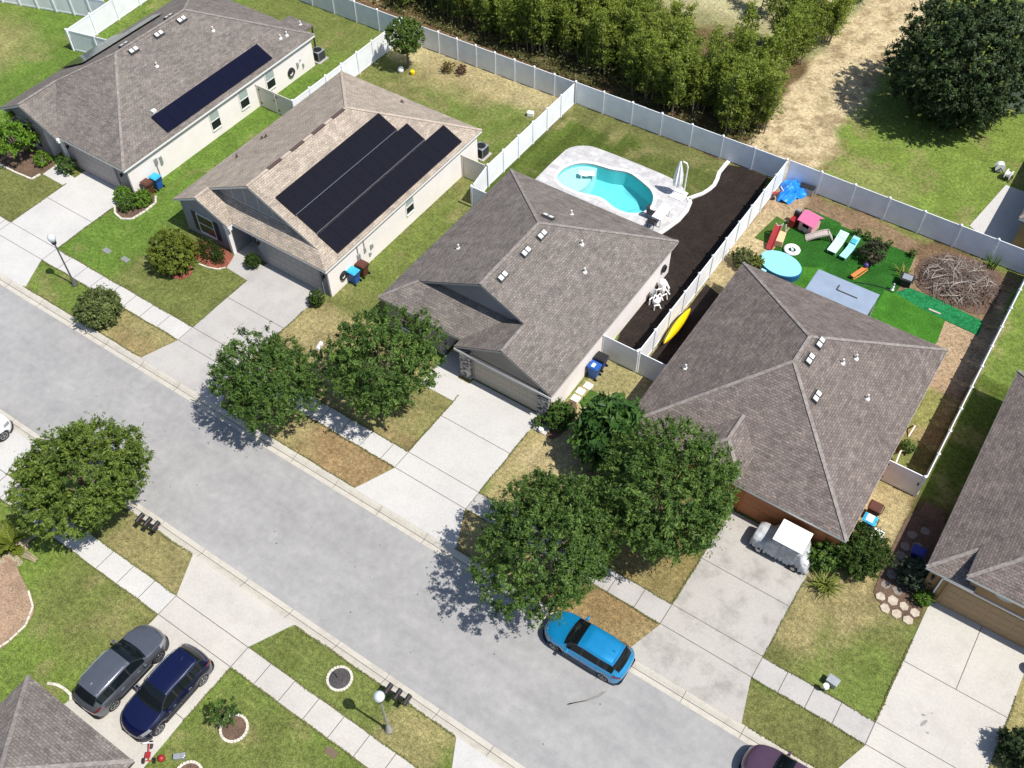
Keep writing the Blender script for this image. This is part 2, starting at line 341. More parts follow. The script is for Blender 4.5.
def terrain(name, x0, x1, y0, y1, st, boxes, base, hole=None, stripes=None):
    xs = np.arange(x0,x1+1e-6,st); ys = np.arange(y0,y1+1e-6,st); X, Y = np.meshgrid(xs,ys,indexing='ij'); nx, ny = X.shape
    c = field(X,Y,boxes,base)
    if stripes is not None:
        m = inpoly(X,Y,stripes); s = np.where(np.floor((X+40)/.95)%2 == 0, 1.16, .88); c = np.where(m[...,None], c*s[...,None], c)
    z = (fbm(X,Y,.5,41,2)-.5)*.02-.004
    z[:,0] = 0; z[:,-1] = -.02
    v = np.stack([X,Y,z],-1).reshape(-1,3)
    idx = np.arange(nx*ny).reshape(nx,ny); f = np.stack([idx[:-1,:-1],idx[1:,:-1],idx[1:,1:],idx[:-1,1:]],-1).reshape(-1,4)
    if hole is not None:
        cx = v[f].mean(1); f = f[~inpoly(cx[:,0],cx[:,1],hole)]
    me = bpy.data.meshes.new(name); me.vertices.add(len(v)); me.vertices.foreach_set('co', v.ravel())
    me.loops.add(f.size); me.loops.foreach_set('vertex_index', f.ravel().astype(np.int32)); me.polygons.add(len(f))
    me.polygons.foreach_set('loop_start', np.arange(0,f.size,4,dtype=np.int32)); me.polygons.foreach_set('loop_total', np.full(len(f),4,np.int32))
    me.update(); a = me.color_attributes.new('cover','FLOAT_COLOR','POINT'); a.data.foreach_set('color', np.concatenate([c.reshape(-1,3), np.ones((nx*ny,1))],1).ravel().astype(np.float32))
    me.polygons.foreach_set('use_smooth',[True]*len(f)); me.materials.append(M['ground']); o = bpy.data.objects.new(name, me); COL.objects.link(o); return struct(o)
m, nt, b = new_mat('grass and bare earth'); b.inputs['Roughness'].default_value = .95; b.inputs['Specular IOR Level'].default_value = .1
at = node(nt,'ShaderNodeAttribute'); at.attribute_name = 'cover'
n1 = noise(nt, 4.2, 6, rough=.75); n2 = noise(nt, 14, 3, rough=.7); n3 = noise(nt, 1.3, 4)
c = mixc(nt, 1, at.outputs['Color'], ramp(nt, n1, .34, .68, (.55,.58,.52), (1.5,1.46,1.38)), 'MULTIPLY')
c = mixc(nt, 1, c, ramp(nt, n2, .3, .7, (.5,.53,.48), (1.55,1.5,1.42)), 'MULTIPLY')
c = mixc(nt, 1, c, ramp(nt, n3, .3, .7, (.9,.9,.88), (1.1,1.1,1.1)), 'MULTIPLY')
lk(nt, c, b.inputs['Base Color']); bp = node(nt,'ShaderNodeBump',Strength=.8,Distance=.06); lk(nt, n2, bp.inputs['Height']); lk(nt, bp.outputs[0], b.inputs['Normal']); M['ground'] = m

PX0,PX1,PY0,PY1 = -11.4,-2.6,27.6,32.6
g = MB()   # base sheet reaching the horizon, open where the pool is dug
for (a,b_,c_,d) in ((-900,PX0,-900,900),(PX1,900,-900,900),(PX0,PX1,-900,PY0),(PX0,PX1,PY1,900)): g.poly([(a,c_,-.14),(b_,c_,-.14),(b_,d,-.14),(a,d,-.14)])
struct(g.build('ground', plain('far ground', (.10,.11,.05), .95, var=.4, scale=.2)))

DECK = [(-11.6,24.7),(-11.64,31.2),(-11.3,32.1),(-10.6,32.65),(-9.9,32.87),(-7.2,32.93),(-4.1,32.9),(-3.2,32.75),(-2.4,32.35),(-1.95,31.85),(-1.72,31.45),(-1.5,31.2),(-1.25,30.4),(-1.28,29.3),(-1.6,27.8),(-2.1,26.3),(-2.4,24.7)]
POOL = [(-10.49,28.54),(-10.62,29.3),(-10.4,30.1),(-9.9,30.75),(-9.2,31.12),(-8.4,31.25),(-7.6,31.35),(-7.1,31.58),(-6.5,31.75),(-5.7,31.55),(-5.0,31.28),(-4.3,30.98),(-3.75,30.4),(-3.48,29.6),(-3.52,29.0),(-3.8,28.45),(-4.35,28.08),(-5.0,27.95),(-5.7,28.05),(-6.3,28.3),(-6.9,28.42),(-7.6,28.2),(-8.5,28.0),(-9.5,28.0),(-10.1,28.18)]
def smoothpoly(P, n=3):
    for _ in range(n):
        Q = []
        for k in range(len(P)):
            a, b = P[k], P[(k+1)%len(P)]; Q += [(a[0]*.75+b[0]*.25,a[1]*.75+b[1]*.25),(a[0]*.25+b[0]*.75,a[1]*.25+b[1]*.75)]
        P = Q
    return P
POOL = smoothpoly(POOL, 2)
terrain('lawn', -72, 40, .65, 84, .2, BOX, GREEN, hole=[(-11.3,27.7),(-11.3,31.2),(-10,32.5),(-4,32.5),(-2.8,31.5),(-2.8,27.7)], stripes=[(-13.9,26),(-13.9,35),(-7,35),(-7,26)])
terrain('front_lawn', -50, 34, -40, -7.1, .2, NEARBOX, GREEN)

M['asphalt'] = None
m, nt, b = new_mat('sun bleached asphalt'); b.inputs['Roughness'].default_value = .9; b.inputs['Specular IOR Level'].default_value = .2
n1 = noise(nt,.35,6,rough=.6); n2 = noise(nt,2.2,6,rough=.7); n3 = noise(nt,24,3)
mp = node(nt,'ShaderNodeMapping'); mp.inputs['Scale'].default_value = (.06,.9,1); ge = node(nt,'ShaderNodeNewGeometry'); lk(nt,ge.outputs['Position'],mp.inputs['Vector']); n4 = noise(nt,1,4,mp.outputs[0])
c = mixc(nt, ramp(nt,n1,.32,.7), (.252,.249,.247), (.300,.296,.291))
c = mixc(nt, 1, c, ramp(nt,n2,.3,.72,(.88,.88,.89),(1.12,1.115,1.11)),'MULTIPLY')
c = mixc(nt, 1, c, ramp(nt,n4,.35,.7,(.93,.93,.935),(1.07,1.07,1.065)),'MULTIPLY')
c = mixc(nt, 1, c, ramp(nt,n3,.3,.7,(.94,.94,.94),(1.06,1.06,1.06)),'MULTIPLY')
v = node(nt,'ShaderNodeTexVoronoi'); v.feature = 'DISTANCE_TO_EDGE'; v.inputs['Scale'].default_value = .22
wv = mixc(nt, .18, ge.outputs['Position'], (0,0,0)); nz = node(nt,'ShaderNodeTexNoise'); nz.inputs['Scale'].default_value = .9; nz.inputs['Detail'].default_value = 5; lk(nt,ge.outputs['Position'],nz.inputs['Vector'])
va = node(nt,'ShaderNodeVectorMath'); va.operation = 'MULTIPLY_ADD'; lk(nt,nz.outputs['Color'],va.inputs[0]); va.inputs[1].default_value = (3,3,0); lk(nt,ge.outputs['Position'],va.inputs[2]); lk(nt,va.outputs[0],v.inputs['Vector'])
cr = ramp(nt, v.outputs['Distance'], .0, .006, (1,1,1), (0,0,0)); c = mixc(nt, mixc(nt,1,cr,(.10,.10,.10),'MULTIPLY'), c, (.40,.395,.39))
lk(nt,c,b.inputs['Base Color']); bp = node(nt,'ShaderNodeBump',Strength=.3,Distance=.01); lk(nt,n3,bp.inputs['Height']); lk(nt,bp.outputs[0],b.inputs['Normal']); M['asphalt'] = m
M['conc_white'] = concrete('pale concrete', (.445,.435,.42), (.86,.86,.85), .7)
M['conc_mid'] = concrete('weathered concrete', (.37,.355,.34), (.78,.78,.78), .8)
M['conc_old'] = concrete('old stained concrete', (.36,.343,.318), (.58,.58,.57), 1.0)
M['conc_cream'] = concrete('cream concrete', (.43,.41,.375), (.82,.81,.82), .8)
M['kerb'] = concrete('kerb concrete', (.43,.405,.355), (.72,.70,.66), .8, 1.6)
M['joint'] = plain('joint', (.09,.08,.07), .9)
struct(MB().poly([(-400,-6.56,-.115),(400,-6.56,-.115),(400,.02,-.115),(-400,.02,-.115)]).build('road', M['asphalt']))
for sgn, y0 in ((1,0),(-1,-6.54)):      # rolled kerb with a shallow gutter
    prof = [(0,-.108),(.24,-.125),(.32,-.11),(.46,-.03),(.58,.012),(.66,.014)]
    k = MB(); xs = [-200]+[x for x in np.arange(-60,45,3.05)]+[200]
    for (ya,za),(yb,zb) in zip(prof[:-1],prof[1:]): k.poly([(-200,y0+sgn*ya,za),(200,y0+sgn*ya,za),(200,y0+sgn*yb,zb),(-200,y0+sgn*yb,zb)][::sgn])
    k.poly([(-200,y0+sgn*.66,.014),(200,y0+sgn*.66,.014),(200,y0+sgn*.66,-.14),(-200,y0+sgn*.66,-.14)][::sgn]); k.poly([(-200,y0,-.108),(200,y0,-.108),(200,y0,-.14),(-200,y0,-.14)])
    o = struct(k.build('kerb', M['kerb'], smooth=False))
    j = MB()
    for x in np.arange(-58.7,45,3.05):
        for (ya,za),(yb,zb) in zip(prof[:-1],prof[1:]): j.poly([(x-.012,y0+sgn*ya,za+.003),(x+.012,y0+sgn*ya,za+.003),(x+.012,y0+sgn*yb,zb+.003),(x-.012,y0+sgn*yb,zb+.003)][::sgn])
    j.poly([(-200,y0+sgn*.27,-.118),(200,y0+sgn*.27,-.118),(200,y0+sgn*.30,-.11),(-200,y0+sgn*.30,-.11)][::sgn])
    j.build('joint', M['joint'], o)
def slab(name, pts, mat, z=.022, joints=()):
    o = struct(MB().prism(pts, -.1, z).build(name, mat)); j = MB()
    for (x0,y0,x1,y1) in joints:
        d = Vector((x1-x0,y1-y0,0)).normalized(); n = Vector((-d.y,d.x,0))*.017
        j.poly([(x0-n.x,y0-n.y,z+.003),(x1-n.x,y1-n.y,z+.003),(x1+n.x,y1+n.y,z+.003),(x0+n.x,y0+n.y,z+.003)])
    if joints: j.build('joint', M['joint'], o)
    return o
WY0, WY1 = 2.93, 4.15
def drive(xl, xr, yt, mat, fl, fr, yj=7.22, extra=(), tie=True):
    pts = [(xl-fl,.62),(xr+fr,.62),(xr,WY0-.05),(xr,yt),(xl,yt),(xl,WY0-.05)]
    return slab('driveway', pts, mat, .024, [(xl,yj,xr,yj),(xl,WY1+.02,xr,WY1+.02),(xl,WY0,xr,WY0)]+list(extra))
def walk(x0, x1, mat, y0=WY0, y1=WY1, first=None, step=1.53):
    js = []; x = (first if first is not None else x0+step)
    while x < x1-.5: js.append((x,y0,x,y1)); x += step
    return slab('pavement', [(x0,y0),(x1,y0),(x1,y1),(x0,y1)], mat, .020, [(x0+.02,y0,x0+.02,y1),(x1-.02,y0,x1-.02,y1)]+js)
drive(-38.85,-34.22,10.62,M['conc_white'],1.1,1.15); drive(-21.62,-16.85,10.85,M['conc_mid'],.85,1.0); drive(-4.78,0.0,10.38,M['conc_white'],1.0,1.05); drive(11.85,16.75,10.75,M['conc_old'],.75,.6,yj=7.3)
drive(22.45,27.42,11.6,M['conc_cream'],.85,.9,yj=7.73,extra=[(25.0,7.73,25.0,11.6)])
walk(-70,-38.85,M['conc_white']); walk(-34.22,-21.62,M['conc_white']); walk(-16.85,-4.78,M['conc_white'],first=-15); walk(0,11.85,M['conc_mid'],first=1.14); walk(16.75,22.45,M['conc_mid'],first=18.1,step=1.35); walk(27.42,45,M['conc_mid'])
NY0, NY1 = -10.53,-9.32
slab('driveway', [(-10.15,-7.16),(-3.15,-7.16),(-4.24,NY1),(-4.24,-13.7),(-4.1,-17.5),(-4.9,-19),(-9.9,-19),(-9.35,-15.6),(-9.14,-11),(-9.14,NY1)], M['conc_cream'], .024, [(-9.14,NY1,-4.24,NY1),(-9.14,NY0,-4.24,NY0),(-9.14,-13.6,-4.24,-13.6)])
slab('driveway', [(6.75,-7.16),(14,-7.16),(13,NY1),(13,-18),(7.9,-18),(7.9,NY1)], M['conc_white'], .024, [(7.9,NY1,13,NY1)])
slab('driveway', [(-28.4,-7.16),(-21.3,-7.16),(-22.3,NY1),(-22.3,-18),(-27.4,-18),(-27.4,NY1)], M['conc_white'], .024, [(-27.4,NY1,-22.3,NY1),(-27.4,NY0,-22.3,NY0)])
walk(-60,-27.4,M['conc_white'],NY0,NY1); walk(-22.3,-9.14,M['conc_white'],NY0,NY1,first=-21.38); walk(-4.24,7.9,M['conc_cream'],NY0,NY1); walk(13,40,M['conc_cream'],NY0,NY1)
def path(name, pts, mat, z=.018, kind=True): o = MB().prism(pts,-.1,z).build(name, mat); return struct(o)
path('path', [(-38.85,8.7),(-41.1,8.72),(-41.15,10.9),(-40.0,10.9),(-39.95,9.75),(-38.85,9.7)], M['conc_white'])
path('path', [(-21.62,9.0),(-23.55,9.12),(-24.0,10.4),(-23.9,11.9),(-22.2,11.9),(-22.1,10.6),(-21.62,10.6)], M['conc_mid'])
path('path', [(-4.78,8.45),(-7.2,8.45),(-7.2,12.4),(-5.65,12.4),(-5.65,10.0),(-4.78,10.0)], M['conc_white'])

# ------------------------------------------------------------------ beds, mats, patio
def mulch(name, base, alt, sc=9):
    m, nt, b = new_mat(name); b.inputs['Roughness'].default_value = .95; b.inputs['Specular IOR Level'].default_value = .12
    n1 = noise(nt,sc,5,rough=.75); n2 = noise(nt,.9,4); n3 = noise(nt,sc*3,2)
    c = mixc(nt, ramp(nt,n1,.32,.7), base, alt); c = mixc(nt,1,c,ramp(nt,n2,.3,.7,(.75,.75,.75),(1.25,1.22,1.2)),'MULTIPLY'); c = mixc(nt,1,c,ramp(nt,n3,.3,.7,(.6,.6,.6),(1.4,1.4,1.4)),'MULTIPLY')
    lk(nt,c,b.inputs['Base Color']); bp = node(nt,'ShaderNodeBump',Strength=.9,Distance=.05); lk(nt,n1,bp.inputs['Height']); lk(nt,bp.outputs[0],b.inputs['Normal']); return m
M['mulch'] = mulch('dark brown mulch', (.012,.010,.009), (.038,.028,.024)); M['mulch_red'] = mulch('red mulch', (.17,.05,.033), (.30,.11,.08)); M['mulch_brown'] = mulch('brown mulch', (.080,.052,.037), (.165,.112,.082)); M['mulch_pale'] = mulch('pale wood chips', (.20,.13,.085), (.38,.28,.20)); M['rubber_mulch'] = mulch('charcoal rubber mulch', (.045,.043,.045), (.10,.095,.10), 14)
M['turf'] = mulch('artificial turf', (.012,.070,.008), (.028,.11,.016), 7); M['turf_light'] = mulch('bright artificial turf', (.028,.115,.010), (.055,.165,.02), 7); M['turf_olive'] = mulch('worn artificial turf', (.04,.095,.012), (.07,.125,.025), 20); M['turf_sheet'] = mulch('thin green ground sheet', (.008,.12,.035), (.02,.18,.065), 3)
M['edge_stone'] = plain('pale edging stone', (.50,.47,.40), .9, var=.25, scale=4, bump=.4)
M['paver_step'] = plain('pale stepping stone', (.40,.345,.275), .9, var=.2, scale=5, bump=.3)
def bed(pts, mat, label=None, z=.03, n=2): return struct(MB().prism(smoothpoly(pts,n),-.08,z).build('flower_bed', mat))
bed([(-1.0,36.7),(2.78,36.7),(2.78,16.4),(.56,16.4),(.56,24.7),(-2.3,24.7),(-2.0,26.3),(-1.5,27.8),(-1.15,29.3),(-1.1,30.4),(-1.5,31.5),(-.95,32.6),(-.75,33.8),(-1.1,35.3)], M['mulch'], n=1)
bed([(-26.9,9.0),(-25.4,8.5),(-23.9,8.7),(-23.55,9.2),(-24.0,10.4),(-26.9,10.4)], M['mulch_red'],n=1); bed([(-26.3,6.5),(-25.2,6.6),(-24.95,7.4),(-25.6,8.1),(-26.4,7.9)], M['mulch_red'])
bed([(-46.5,7.6),(-42.6,7.8),(-41.2,7.9),(-41.2,10.5),(-46.5,10.5)], M['mulch_brown'],n=1)
bed([(-34.2,9.1),(-33.5,8.6),(-32.7,8.5),(-32.1,9.0),(-32.0,11.0),(-32.6,11.6),(-33.5,11.4),(-33.5,10.6),(-34.2,10.5)], M['mulch_brown'],n=1)
bed([(.15,9.5),(.75,9.4),(1.6,9.3),(1.7,11),(1.35,12.3),(.6,12.3),(.55,10.6),(.15,10.4)], M['mulch_brown'],n=1)
bed([(-21,-11.2),(-16.2,-13.15),(-14.6,-13.6),(-14.1,-14.6),(-14.2,-16.4),(-15,-20),(-22,-20)], M['mulch_pale'],n=2)
bed([(19.75,17),(19.75,10.5),(20.4,9.9),(22.3,9.9),(22.3,11.6),(21.75,11.7),(21.75,17)], M['mulch_brown'],n=1)
bed([(13.6,33.0),(13.7,35.4),(15.5,36.5),(18.4,36.6),(18.9,34),(18.7,31.8),(15.7,31.8),(14.4,32)], M['mulch_brown'],n=1)
bed([(3.05,16.4),(4.9,16.4),(4.7,24.4),(3.05,25)], M['mulch'], n=0)  # side strip by the eave: its shadow is put into the near-black mulch colour
def turf(name, pts, mat, z): return struct(MB().prism(pts,-.05,z).build(name, mat))
turf('turf', [(5.3,30.2),(5.35,35.2),(7.9,35.05),(8.1,34.8),(13.2,34.8),(13.4,32.6),(13.2,27.6),(13,27.3),(5.2,27.3)], M['turf'], .034)
turf('turf', [(3.75,30.6),(4.1,33.3),(5.2,33.1),(5.25,30.6)], M['turf_olive'], .038)
turf('turf', [(5.3,27.2),(5.2,28.4),(8.6,30.4),(9.1,30.1),(9.1,25.5),(5.3,25.5)], M['turf_light'], .04)
turf('turf', [(12.7,25.5),(12.7,30.75),(13.4,30.9),(16.7,30.5),(16.9,28.4),(16.6,25.5)], M['turf_light'], .036)
turf('ground_sheet', [(13.3,30.9),(13.9,31.75),(15.7,31.8),(18.7,31.5),(18.8,30.2),(16.6,30.35),(14.9,30.5)], M['turf_sheet'], .046)
turf('turf', [(1.3,12.35),(1.35,13.6),(1.85,13.6),(1.8,12.3)], M['turf_olive'], .03)
m, nt, b = new_mat('pale marbled pavers'); b.inputs['Roughness'].default_value = .6
gp = node(nt,'ShaderNodeNewGeometry'); bk = node(nt,'ShaderNodeTexBrick'); bk.offset = .5
for k_, v_ in (('Scale',1),('Brick Width',.6),('Row Height',.4),('Mortar Size',.008)): bk.inputs[k_].default_value = v_
bk.inputs['Color1'].default_value = (.475,.47,.47,1); bk.inputs['Color2'].default_value = (.375,.37,.378,1); bk.inputs['Mortar'].default_value = (.34,.33,.32,1); lk(nt,gp.outputs['Position'],bk.inputs['Vector'])
c = mixc(nt,1,bk.outputs[0],ramp(nt,noise(nt,2.6,5,rough=.7),.3,.7,(.82,.82,.84),(1.16,1.15,1.13)),'MULTIPLY'); lk(nt,c,b.inputs['Base Color']); M['pavers'] = m
M['coping'] = plain('white coping', (.60,.59,.575), .7, var=.1)
# deck ring round the pool: outer outline to the pool outline (bridge by angle)
import bmesh
def ring_fill(name, outer, inner, z, mat, parent=None):
    from mathutils.geometry import tessellate_polygon
    vs = [Vector((p[0],p[1],0)) for p in outer]+[Vector((p[0],p[1],0)) for p in inner]
    tris = tessellate_polygon([[Vector((p[0],p[1],0)) for p in outer],[Vector((p[0],p[1],0)) for p in inner]])
    mb = MB(); mb.v = [(v.x,v.y,z) for v in vs]
    for t in tris:
        a,b_,c_ = (vs[i] for i in t); mb.f.append(tuple(t) if (b_-a).cross(c_-a).z > 0 else tuple(reversed(t)))
    n = len(outer)
    for P, o0 in ((outer,0),(inner,n)):
        i0 = len(mb.v); mb.v += [(p[0],p[1],z-.13) for p in P]
        for k in range(len(P)): mb.f.append((o0+k, i0+k, i0+(k+1)%len(P), o0+(k+1)%len(P)))
    return mb.build(name, mat, parent)
def offset(P, d):
    n = len(P); out = []; a = sum(P[k][0]*P[(k+1)%n][1]-P[(k+1)%n][0]*P[k][1] for k in range(n)); sg = 1 if a > 0 else -1
    for k in range(n):
        p, q, r = Vector(P[k-1]), Vector(P[k]), Vector(P[(k+1)%n]); t = (r-p).normalized(); nn = Vector((t.y,-t.x))*sg; out.append((q.x+nn.x*d,q.y+nn.y*d))
    return out
DK = smoothpoly(DECK,1)
struct(ring_fill('patio', DK, offset(POOL,.24), .035, M['pavers']))
pool = thing('swimming_pool','freeform turquoise swimming pool sunk in a pale paver deck','swimming pool',(-7,29.7,0))
ring_fill('coping', offset(POOL,.25), POOL, .05, M['coping'], pool)
m, nt, b = new_mat('turquoise pool plaster'); b.inputs['Roughness'].default_value = .8
lk(nt, mixc(nt, ramp(nt,noise(nt,1.2,4),.3,.7), (.12,.50,.54), (.14,.55,.58)), b.inputs['Base Color']); M['plaster'] = m
M['shelf'] = plain('pale pool shelf plaster', (.40,.62,.62), .8, var=.06)
bas = MB(); n = len(POOL); IN = offset(POOL,-.04); FL = offset(POOL,-.45)
for z0,z1,P,Q in ((.045,-.2,POOL,POOL),(-.2,-1.2,POOL,IN),(-1.2,-1.5,IN,FL)):
    i0 = len(bas.v); bas.v += [(p[0],p[1],z0) for p in P]+[(p[0],p[1],z1) for p in Q]
    for k in range(n): bas.f.append((i0+k, i0+(k+1)%n, i0+n+(k+1)%n, i0+n+k))
bas.poly([(p[0],p[1],-1.5) for p in FL]); bas.build('basin', M['plaster'], pool)
SH = [p for p in POOL if p[0] < -8.75]; ys = sorted(SH,key=lambda p: math.atan2(p[1]-29.6,p[0]+8.8) % (2*math.pi))
arc = [(-8.75,31.2),(-8.62,30.6),(-8.5,29.9),(-8.4,29.2),(-8.5,28.6),(-8.75,28.01)]
MB().prism([p for p in ys if p[0] < -8.8]+arc[::-1], -1.49, -.24).build('sun_shelf', M['shelf'], pool)
MB().lathe([(.62,-1.48),(.62,-.55),(.5,-.5)],(-4.15,28.75,0),20).build('spa_seat', M['plaster'], pool)
m, nt, b = new_mat('pool water'); nt.nodes.remove(b); tr = node(nt,'ShaderNodeBsdfTransparent'); tr.inputs[0].default_value = (.86,.975,.98,1); gl = node(nt,'ShaderNodeBsdfGlossy'); gl.inputs['Roughness'].default_value = .03
fr = node(nt,'ShaderNodeFresnel'); fr.inputs[0].default_value = 1.33; bp = node(nt,'ShaderNodeBump',Strength=.25,Distance=.05); lk(nt,noise(nt,2.5,3),bp.inputs['Height']); lk(nt,bp.outputs[0],gl.inputs['Normal']); lk(nt,bp.outputs[0],fr.inputs['Normal'])
mx = node(nt,'ShaderNodeMixShader'); lk(nt,fr.outputs[0],mx.inputs[0]); lk(nt,tr.outputs[0],mx.inputs[1]); lk(nt,gl.outputs[0],mx.inputs[2]); lk(nt,mx.outputs[0],nt.nodes['Material Output'].inputs[0]); M['water'] = m
MB().poly([(p[0],p[1],-.1) for p in POOL[::-1]]).build('water', m, pool)
# white kerb between the sod, the deck and the dark mulch
bo = MB(); path_ = [(-1.2,36.7),(-1.19,35.8),(-1.18,35.2),(-.98,34.5),(-.87,33.8),(-.95,33.2),(-1.12,32.6),(-1.45,32.05),(-1.7,31.6),(-1.42,31.3),(-1.22,30.4),(-1.24,29.2),(-1.55,27.8),(-1.9,26.6)]
for a, b_ in zip(path_[:-1],path_[1:]): bo.bar((*a,.03),(*b_,.03),.27,.13)
for a in path_[1:-1]: bo.lathe([(.135,-.03),(.135,.094)],(*a,0),10)
tag(bo.build('garden_edging', M['coping']), 'winding white concrete edging between the pool lawn and dark mulch', 'edging')

# ------------------------------------------------------------------ houses
ZE = 2.65
def roofmesh(h, faces, mat, eaves, rakes=(), caps=(), trim='fascia', capmat='cap', soffit=None):
    mb = MB()
    for f in faces: mb.poly(f)
    for (a,b_) in list(eaves)+list(rakes):     # a thin drip edge gives the roof its thickness
        mb.poly([a,b_,(b_[0],b_[1],b_[2]-.05),(a[0],a[1],a[2]-.05)])
    ro = mb.build('roof', mat, h)
    fa = MB()
    for (a,b_) in eaves:
        d = Vector((b_[0]-a[0],b_[1]-a[1],0)).normalized(); nn = Vector((d.y,-d.x,0))*(-.02)
        fa.bar((a[0]+nn.x,a[1]+nn.y,a[2]-.12),(b_[0]+nn.x,b_[1]+nn.y,b_[2]-.12),.05,.15)
    for (a,b_) in rakes: fa.bar((a[0],a[1]+.03,a[2]-.09),(b_[0],b_[1]+.03,b_[2]-.09),.05,.16)
    if soffit: 
        for P in soffit: fa.poly(P)
    fa.build('fascia', M[trim], ro)
    if caps:
        for (a,b_) in caps: MB().bar((a[0],a[1],a[2]+.006),(b_[0],b_[1],b_[2]+.006),.19,.04).build('ridge_cap', M[capmat], ro)
    return ro
def walls(h, pts, mat, z1=ZE-.16, gables=()):
    mb = MB(); mb.prism(pts, -.1, z1)
    for g in gables: mb.poly(g)
    return mb.build('wall', mat, h)
def win_x(h, X, y0, y1, z0, z1, shut=False):   # window in a wall facing +x
    f = MB(); t = .07
    f.box(X,y0-t,z0-t,X+.05,y0,z1+t); f.box(X,y1,z0-t,X+.05,y1+t,z1+t); f.box(X,y0,z1,X+.05,y1,z1+t); f.box(X,y0,z0-t-.03,X+.08,y1,z0); f.box(X,y0,(z0+z1)/2-.03,X+.04,y1,(z0+z1)/2+.03)
    w = f.build('window', M['fascia'], h); MB().box(X,y0,z0,X+.012,y1,(z0+z1)/2-.03).build('pane', M['pane'], w); MB().box(X,y0,(z0+z1)/2+.03,X+.02,y1,z1).build('pane', M['blind'], w); return w
def win_y(h, Y, x0, x1, z0, z1, shutters=True):
    f = MB(); t = .06
    f.box(x0-t,Y-.05,z0-t,x0,Y,z1+t); f.box(x1,Y-.05,z0-t,x1+t,Y,z1+t); f.box(x0,Y-.05,z1,x1,Y,z1+t); f.box(x0,Y-.09,z0-t-.03,x1,Y,z0); f.box(x0,Y-.04,(z0+z1)/2-.025,x1,Y,(z0+z1)/2+.025)
    w = f.build('window', M['fascia'], h); MB().box(x0,Y-.012,z0,x1,Y,(z0+z1)/2-.025).build('pane', M['pane'], w); MB().box(x0,Y-.02,(z0+z1)/2+.025,x1,Y,z1).build('pane', M['pane'], w)
    if shutters:
        for a in (x0-t-.42, x1+t):
            s = MB().box(a,Y-.04,z0-.04,a+.40,Y,z1+.04)
            for k in range(14): z = z0+.05+k*(z1-z0-.1)/13; s.box(a+.05,Y-.055,z-.02,a+.35,Y-.041,z+.02)
            s.build('shutter', M['shutter'], h)
def garage(h, Y, x0, x1, z1, mat, trim='fascia', rows=4, cols=8):
    d = MB().box(x0,Y-.02,.03,x1,Y,z1); w = (x1-x0)/cols; hh = (z1-.05)/rows
    for r in range(rows):
        for c_ in range(cols): d.box(x0+c_*w+.07, Y-.032, .05+r*hh+.06, x0+(c_+1)*w-.07, Y-.021, .05+(r+1)*hh-.05)
    d.build('garage_door', mat, h, bevel=.006)
    t = MB().box(x0-.12,Y-.05,.0,x0,Y,z1+.12); t.box(x1,Y-.05,0,x1+.12,Y,z1+.12); t.box(x0,Y-.05,z1,x1,Y,z1+.12); t.build('garage_trim', M[trim], h)
def sconce(h, x, y, z): 
    s = MB().box(x-.06,y-.04,z-.1,x+.06,y,z+.12); s.lathe([(.05,z-.16),(.085,z+.08),(.03,z+.14)],(x,y-.11,0),8); s.build('wall_lamp', M['black_metal'], h)
def frontdoor(h, Y, x0, x1, mat):
    d = MB().box(x0,Y-.03,.02,x1,Y,2.05)
    for (a,b_,c_,e) in ((.12,.45,.15,.85),(.55,.88,.15,.85),(.12,.45,1.0,1.9),(.55,.88,1.0,1.9)): d.box(x0+(x1-x0)*a,Y-.045,c_,x0+(x1-x0)*b_,Y-.031,e)
    o = d.build('front_door', mat, h); MB().lathe([(.03,-.08),(.035,-.04),(.02,0)],(x1-.09,Y-.03,1.0),8,axis='y').build('handle', M['chrome'], o)
def plane_z(x, side, X): return ZE+.5*(x-X)*side
def slope_frame(p, nrm):      # a frame lying in the slope through p
    n = Vector(nrm).normalized(); u = Vector((-n.y,n.x,0)).normalized(); v = n.cross(u); return Matrix((( u.x,v.x,n.x,p[0]),(u.y,v.y,n.y,p[1]),(u.z,v.z,n.z,p[2]),(0,0,0,1)))
def addbox(mb, m, c, s):
    i = len(mb.v); a,b_,d = s[0]/2,s[1]/2,s[2]/2
    mb.v += [tuple(m @ Vector((c[0]+p[0],c[1]+p[1],c[2]+p[2]))) for p in ((-a,-b_,-d),(a,-b_,-d),(a,b_,-d),(-a,b_,-d),(-a,-b_,d),(a,-b_,d),(a,b_,d),(-a,b_,d))]
    mb.f += [tuple(i+k for k in q) for q in ((3,2,1,0),(4,5,6,7),(0,1,5,4),(1,2,6,5),(2,3,7,6),(3,0,4,7))]
M['vent_white'] = plain('white roof vent', (.60,.60,.58), .4, var=.03); M['vent_dark'] = plain('brown ridge vent', (.075,.05,.045), .7); M['vent_body'] = plain('dark vent body',(.05,.05,.052),.6); M['flash'] = plain('grey flashing', (.20,.20,.20), .6)
def roofvent(ro, x, y, side, X, along='y'):        # off-ridge box vent with twin pale lids
    z = plane_z(x,side,X) if along == 'y' else X; nrm = (-.5*side,0,1) if along == 'y' else (0,side*.5,1)
    m = slope_frame((x,y,z), nrm); k = MB(); addbox(k,m,(0,0,.012),(.86,.50,.02)); addbox(k,m,(0,-.02,.09),(.74,.36,.14)); v = k.build('roof_vent', M['vent_body'], ro)
    
    for u in (-.19,.19): k2 = MB(); addbox(k2,m,(u,.01,.172),(.27,.28,.03)); k2.build('roof_vent_lid', M['vent_white'], ro)
def pipevent(ro, x, y, z, mat='vent_white', hgt=.32):
    MB().lathe([(.16,z-.05),(.13,z+.03),(.055,z+.06),(.055,z+hgt),(.03,z+hgt)],(x,y,0),10).build('vent_pipe', M[mat], ro)
